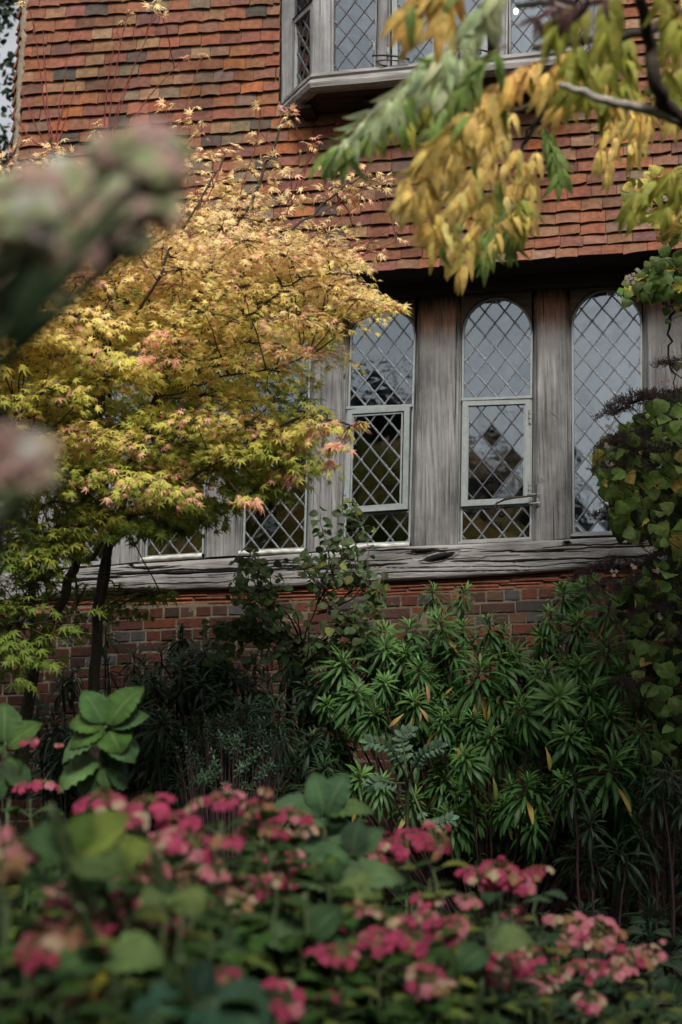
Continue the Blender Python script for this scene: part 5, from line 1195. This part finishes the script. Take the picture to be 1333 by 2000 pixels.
mass('hydrangea with a pair of pink heads above lime edged leaves, right of centre',790,4.5,
 [(755,1645,4.5,.06,PK,.1),(800,1640,4.5,.085,PK,.12),(850,1640,4.5,.075,PK2,.2),(735,1670,4.4,.05,PK,.2),(755,1825,3.8,.075,PK,.1),(805,1820,3.8,.085,PK,.15),(730,1835,3.7,.06,PK,.1),(885,1810,4.,.07,PK,.3),(830,1790,3.9,.05,PK,.2),(660,1860,3.6,.06,PK2,.2),(690,1770,3.9,.04,TN,.8),(730,1780,3.9,.035,CR,.9),(850,1925,3.5,.065,CR,.5),(835,1905,3.5,.07,PK,.3)],
 [(660,1680),(760,1690),(880,1700),(940,1790),(940,2060),(640,2060),(650,1800)],50,3.3,4.6,.125,GL)
mass('hydrangea with the tightest bunch of bright pink florets at the right',980,4.6,
 [(925,1705,4.6,.075,PK,.1),(975,1695,4.6,.09,PK,.1),(1005,1715,4.6,.08,PK,.1),(1045,1700,4.7,.06,PK2,.2),(960,1730,4.6,.05,PK,.1),(1040,1880,4.,.05,PK,.2),(1000,1870,4.,.08,PK,.3),(960,1880,3.9,.06,PK2,.3)],
 [(920,1760),(1040,1770),(1080,1840),(1080,2060),(900,2060)],34,3.6,4.6,.12,(.05,.11,.05))
mass('low hydrangea with pale pink heads fading into the dark at the right edge',1180,4.7,
 [(1110,1815,4.6,.09,PL,.3),(1175,1815,4.6,.09,PL,.25),(1150,1830,4.6,.06,PK,.1),(1235,1870,4.5,.08,PK2,.3),(1270,1860,4.5,.06,PL,.3),(1210,1895,4.4,.07,PL,.4),(1155,1890,4.4,.06,PK2,.3),(1110,1890,4.3,.06,PK2,.3)],
 [(1060,1850),(1150,1850),(1290,1900),(1345,1960),(1345,2060),(1060,2060)],40,3.8,4.7,.11,(.045,.10,.05))
# upright pair of veined leaves at the centre
H=Bush('hydrangea','single hydrangea shoot with four upright pale veined leaves above the pink heads',P(630,1800,4.8)[0],4.8)
custom(H,[(636,1680),(634,1640),(632,1600)],4.8,[(632,1590,618,1512,0,1.0,(.09,.18,.08),(.2,-1,.3)),(638,1590,668,1512,-.01,.95,(.10,.19,.09),(-.4,-1,.3)),(628,1590,550,1548,-.05,.8,(.11,.2,.09),(0,-.8,1)),(640,1592,712,1560,-.05,.75,(.14,.24,.08),(0,-.8,1)),(630,1600,590,1580,-.08,1.1,(.1,.2,.08),(0,-1,.8)),(636,1610,680,1580,-.02,1.2,(.07,.15,.06),(0,-1,.8)),(636,1640,700,1620,-.05,1.1,(.12,.22,.1),(0,-.8,1)),(634,1640,590,1650,-.05,1.1,(.12,.22,.1),(0,-.8,1))])
H.done()
# big folded leaves that read in the photograph
H=Bush('hydrangea','hydrangea shoots with large pale folded leaves between the pink heads',P(690,1900,3.9)[0],3.9)
for pts,D,l in [([(650,1780),(655,1740)],4.0,[(655,1735,600,1700,-.05,1.,(.12,.21,.08),(0,-.8,1)),(650,1738,720,1718,-.08,1.,(.18,.26,.08),(0,-.8,1)),(660,1730,775,1682,-.03,.9,(.12,.21,.08),(0,-.8,1)),(650,1750,600,1770,-.05,1.,(.07,.15,.06),(0,-1,1)),(660,1720,640,1670,0,1.,(.08,.16,.06),(0,-1,.5))]),
 ([(690,1720),(690,1670)],4.1,[(688,1665,700,1610,-.02,1.2,(.08,.15,.08),(0,-1,.6)),(690,1670,745,1620,0,.9,(.10,.2,.08),(0,-1,.6)),(684,1672,610,1668,-.05,1.,(.10,.2,.08),(0,-1,1))]),
 ([(600,1850),(605,1830)],3.7,[(600,1840,520,1815,-.05,.9,(.09,.17,.07),(0,-1,.8)),(606,1835,655,1775,-.02,1.1,(.07,.15,.06),(-.3,-1,.5)),(600,1845,560,1880,-.05,1.1,(.08,.17,.07),(0,-1,1)),(610,1840,680,1860,-.05,1.1,(.08,.17,.07),(0,-1,1))]),
 ([(950,1880),(960,1850)],3.9,[(955,1850,1020,1815,-.04,1.2,(.18,.26,.09),(0,-.8,1)),(950,1855,900,1880,-.05,1.1,(.08,.17,.07),(0,-1,1))]),
 ([(380,2000),(385,1960)],2.7,[(390,1960,280,1975,-.08,1.3,(.045,.12,.07),(0,-.8,1)),(395,1955,500,1975,-.08,1.3,(.05,.12,.07),(0,-.8,1)),(390,1950,400,1890,-.02,1.1,(.05,.11,.08),(0,-1,.6))]),
 ([(150,1720),(150,1670)],2.9,[(150,1660,165,1590,0,1.1,(.14,.24,.05),(0,-1,.5)),(155,1665,240,1590,0,1.,(.28,.36,.07),(0,-1,.6)),(145,1665,70,1620,-.04,1.1,(.08,.17,.06),(0,-1,.8)),(150,1675,220,1680,-.06,1.1,(.12,.2,.06),(0,-1,.8))]),
 ([(215,1760),(215,1700)],3.0,[(215,1695,170,1640,-.02,1.1,(.33,.38,.08),(0,-1,.7)),(220,1695,285,1650,-.02,1.,(.30,.38,.08),(0,-1,.7)),(215,1700,130,1720,-.05,1.,(.1,.2,.06),(0,-1,.8))]),
 ([(330,1790),(335,1750)],3.0,[(335,1750,300,1740,-.06,1.3,(.20,.27,.10),(0,-.8,1)),(340,1745,380,1760,-.06,1.2,(.20,.27,.08),(0,-.8,1))]),
 ([(200,1900),(205,1870)],2.8,[(205,1870,285,1850,-.06,1.,(.20,.30,.10),(0,-1,.9)),(200,1870,110,1880,-.06,1.,(.1,.2,.07),(0,-1,.9)),(205,1875,150,1930,-.06,1.,(.4,.38,.05),(0,-1,.9))])]:
    custom(H,pts,D,l)
H.done()
# close, out of focus panicle hydrangea at the left edge
H=Bush('panicle_hydrangea','very close blurred hydrangea with creamy pink flower cones at the left edge',-.85,1.65)
def panicle(px,py,D,r,h,n,cols):
    D*=1.45; r*=1.3; h*=1.3; n=int(n*1.2)
    c=P(px,py,D)-H.b; fm=MB()
    for k in range(n):
        u=rng.normal(0,1,3); u/=np.linalg.norm(u); q=u*np.array([r,r,h])*rng.uniform(.75,1.05); cc=cols[rng.integers(len(cols))]
        floret(fm,c+q,u*.45+UP*.25+TOCAM*.9+rng.normal(0,.25,3),.0135*random.uniform(.8,1.3),cc)
        if k%3==0: fm.tube([c+q*.1,c+q],[.0008,.0006],3,(.3,.35,.15),False)
    fm.build('flower_head',M['petal'],H.root)
    H.st.tube(curve([np.array([0,0,0.]),np.array([-.02,.0,c[2]*.6]),c],12),.004,6)
CP=(.80,.62,.48); CG=(.55,.60,.34); CW=(.85,.80,.74); CPi=(.84,.56,.50); CD=(.16,.22,.08)
for (x,y,r_,n_) in [(285,262,.011,9),(322,295,.012,12),(255,290,.014,14),(205,285,.009,7),(305,340,.014,16),(250,345,.016,18),(195,335,.016,16),(150,355,.014,12),(225,390,.018,22),(280,395,.016,18),(180,400,.016,16),(315,410,.010,8),(240,440,.016,16),(200,465,.014,14),(265,475,.010,8),(120,345,.010,8),(70,350,.010,8),(100,395,.014,12),(30,375,.016,14),(50,430,.018,18),(105,445,.016,14),(150,430,.012,9),(15,490,.018,18),(70,500,.016,16),(120,500,.010,8),(35,560,.018,16),(85,555,.012,9),(5,600,.014,10),(165,480,.010,8)]:
    panicle(x,y,random.uniform(1.08,1.28),r_,r_*.8,n_,[CP,CG,CW,CPi,CG] if y<480 else [CPi,CG,CP,CG])
panicle(25,865,1.15,.013,.010,22,[CW,CW,CPi]); panicle(65,880,1.15,.012,.010,18,[CW,CPi,CP]); panicle(30,910,1.15,.014,.012,22,[CP,CG,CPi]); panicle(72,925,1.15,.010,.009,12,[CP,CG]); panicle(10,940,1.15,.008,.008,8,[CG,CP])
for (x0,y0,x1,y1,D,dz,wd,cc,nh) in [(95,520,20,668,1.05,-.02,.55,(.06,.12,.05),(.4,-1,.5)),(75,690,205,700,1.3,0,.5,(.03,.045,.02),(0,-.2,1)),(-40,930,92,1025,1.25,0,.6,(.05,.13,.04),(.3,-.6,1)),(190,440,240,500,1.2,0,.6,(.09,.15,.06),(.5,-1,.4)),(-30,1510,50,1500,1.6,0,.8,(.14,.22,.10),(0,-.6,1))]:
    D*=1.4; a=P(x0,y0,D)-H.b; e=P(x1,y1,D+dz)-H.b; L=np.linalg.norm(e-a)*1.1; addleaves(H.lf,'hyd',[a],[nrm(e-a)],[nh],np.array([[L*wd,L,L]]),np.array([cc]))
H.st.tube(curve([P(-60,760,1.65)-H.b,P(30,560,1.63)-H.b,P(150,450,1.7)-H.b,P(255,340,1.76)-H.b],12),.0025,6); H.st.tube(curve([np.zeros(3),P(-60,1300,1.7)-H.b,P(-60,760,1.65)-H.b],12),.006,6)
H.st.tube(curve([P(-60,900,1.7)-H.b,P(35,880,1.66)-H.b],6),.002,6)
H.done()
# small wild undergrowth between
b0=P(900,1750,7.); b0[2]=gz(b0[0],b0[1])
ug=MB(); pts=[];D=[]
for i in range(1500):
    x=random.uniform(-100,1450); d=random.uniform(5.2,9.6); p=P(x,1700,d); p[2]=gz(p[0],p[1])+abs(rng.normal(0,.16)); pts.append(p)
pts=np.array(pts)-b0; n=len(pts); dirs=nrm(rng.normal(0,1,(n,3))*np.array([1,1,.3])+UP*.7); addleaves(ug,'round',pts,dirs,nrm(UP+TOCAM*.3+rng.normal(0,.3,(n,3))),.09*rng.uniform(.5,1.3,n),jcol((.03,.06,.03),n,.3))
tag(ug.build('ground_cover',M['bigleaf'],None,loc=tuple(b0)),kind='stuff',label='dark leafy ground cover in the shade under the shrubs')

# ================================================================== trees beyond and behind
def bigtree(name,label,x,y,h,crown_r,crown_h,n,leaf,col,seed,group=None,zc=None,clumps=40):
    z=gz(x,y); root=empty(name,(x,y,z)); tag(root,label,'tree',group); r_=np.random.default_rng(seed)
    tr=MB(); lf=MB(); cz=h-crown_h if zc is None else zc
    tr.tube(curve([(0,0,0),(r_.normal(0,.1),0,cz*.5),(0,0,cz+crown_h*.3)],14,.02),np.linspace(.28,.10,14)*h/9,10)
    cs=[]
    for k in range(clumps):
        u=r_.normal(0,1,3); u/=np.linalg.norm(u); q=u*r_.uniform(.35,1)**.5*np.array([crown_r,crown_r,crown_h]); c=np.array([0,0,cz])+q; cs.append(c)
        tr.tube(curve([(0,0,max(cz*.6,c[2]*.5)),c*.6+np.array([0,0,c[2]*.15]),c],8,.03),np.linspace(.06,.01,8)*h/9,5,(1,1,1),False)
    cs=np.array(cs); idx=r_.integers(0,clumps,n); off=r_.normal(0,1,(n,3))*np.array([1,1,.7])*crown_r*.17
    pos=cs[idx]+off; d=r_.normal(0,1,(n,3)); addleaves(lf,'tiny',pos,d,r_.normal(0,1,(n,3))+UP,np.stack([leaf*r_.uniform(1.5,3.2,n),leaf*r_.uniform(.7,1.3,n),leaf*np.ones(n)],1),jcol(col,n,.3,.12))
    tr.build('trunk',M['bark'],root,True); lf.build('crown',M['farleaf'],root)
bigtree('oak_tree','dark tree far beyond the left corner of the house, sky showing through its crown',-5.15,21,12,1.9,5.2,24000,.10,(.02,.036,.018),5,zc=8.0,clumps=60)
# offscreen trees: some mirrored in the panes, the side ones added to block light
GRP='trees behind the photographer mirrored in the panes'
for i,(x,y,h,cr,ch) in enumerate([(-3.2,-9,7.4,2.0,3.2),(-5.6,-9.5,8.9,1.6,3.8),(-8.0,-9,10.2,1.9,4.2),(-10.6,-9,10.6,2.0,4.4),(-13.6,-7,13,2.6,5.5),(-11.5,0,11,2.6,5.),(0.2,-9,8.6,2.2,3.8),(3.8,-8,11,2.6,5.),(5.6,-1,9.8,1.9,3.8),(5.4,3.2,9.4,1.8,3.6),(-6.4,4.4,8.6,1.6,3.2),(6.3,-4,9.5,2.,3.6),(8,-6,13,3.,5.5),(10.5,1,12,3.,5.),(10.5,8,11,2.6,5.)]):
    bigtree('offscreen_garden_tree','dark garden tree out of view, in a ring partly mirrored in the leaded panes and partly added to block light',x,y,h,cr,ch,5200,.34,(.02,.035,.018),40+i,GRP)
hg=MB(); n=16000; pos=np.stack([rng.uniform(-12,12,n),rng.uniform(-4.6,-3.4,n),4.6*rng.random(n)**.8],1)  # added hedge, cutting the low sky light on wall and bed
addleaves(hg,'tiny',pos,rng.normal(0,1,(n,3)),rng.normal(0,1,(n,3))+UP,np.tile([.42,.20,.2],(n,1))*rng.uniform(.7,1.3,(n,1)),jcol((.018,.035,.018),n,.3))
tag(hg.build('hedge',M['farleaf']),'long dark clipped hedge added behind the photographer to block low sky light, mirrored at the foot of the panes','hedge')
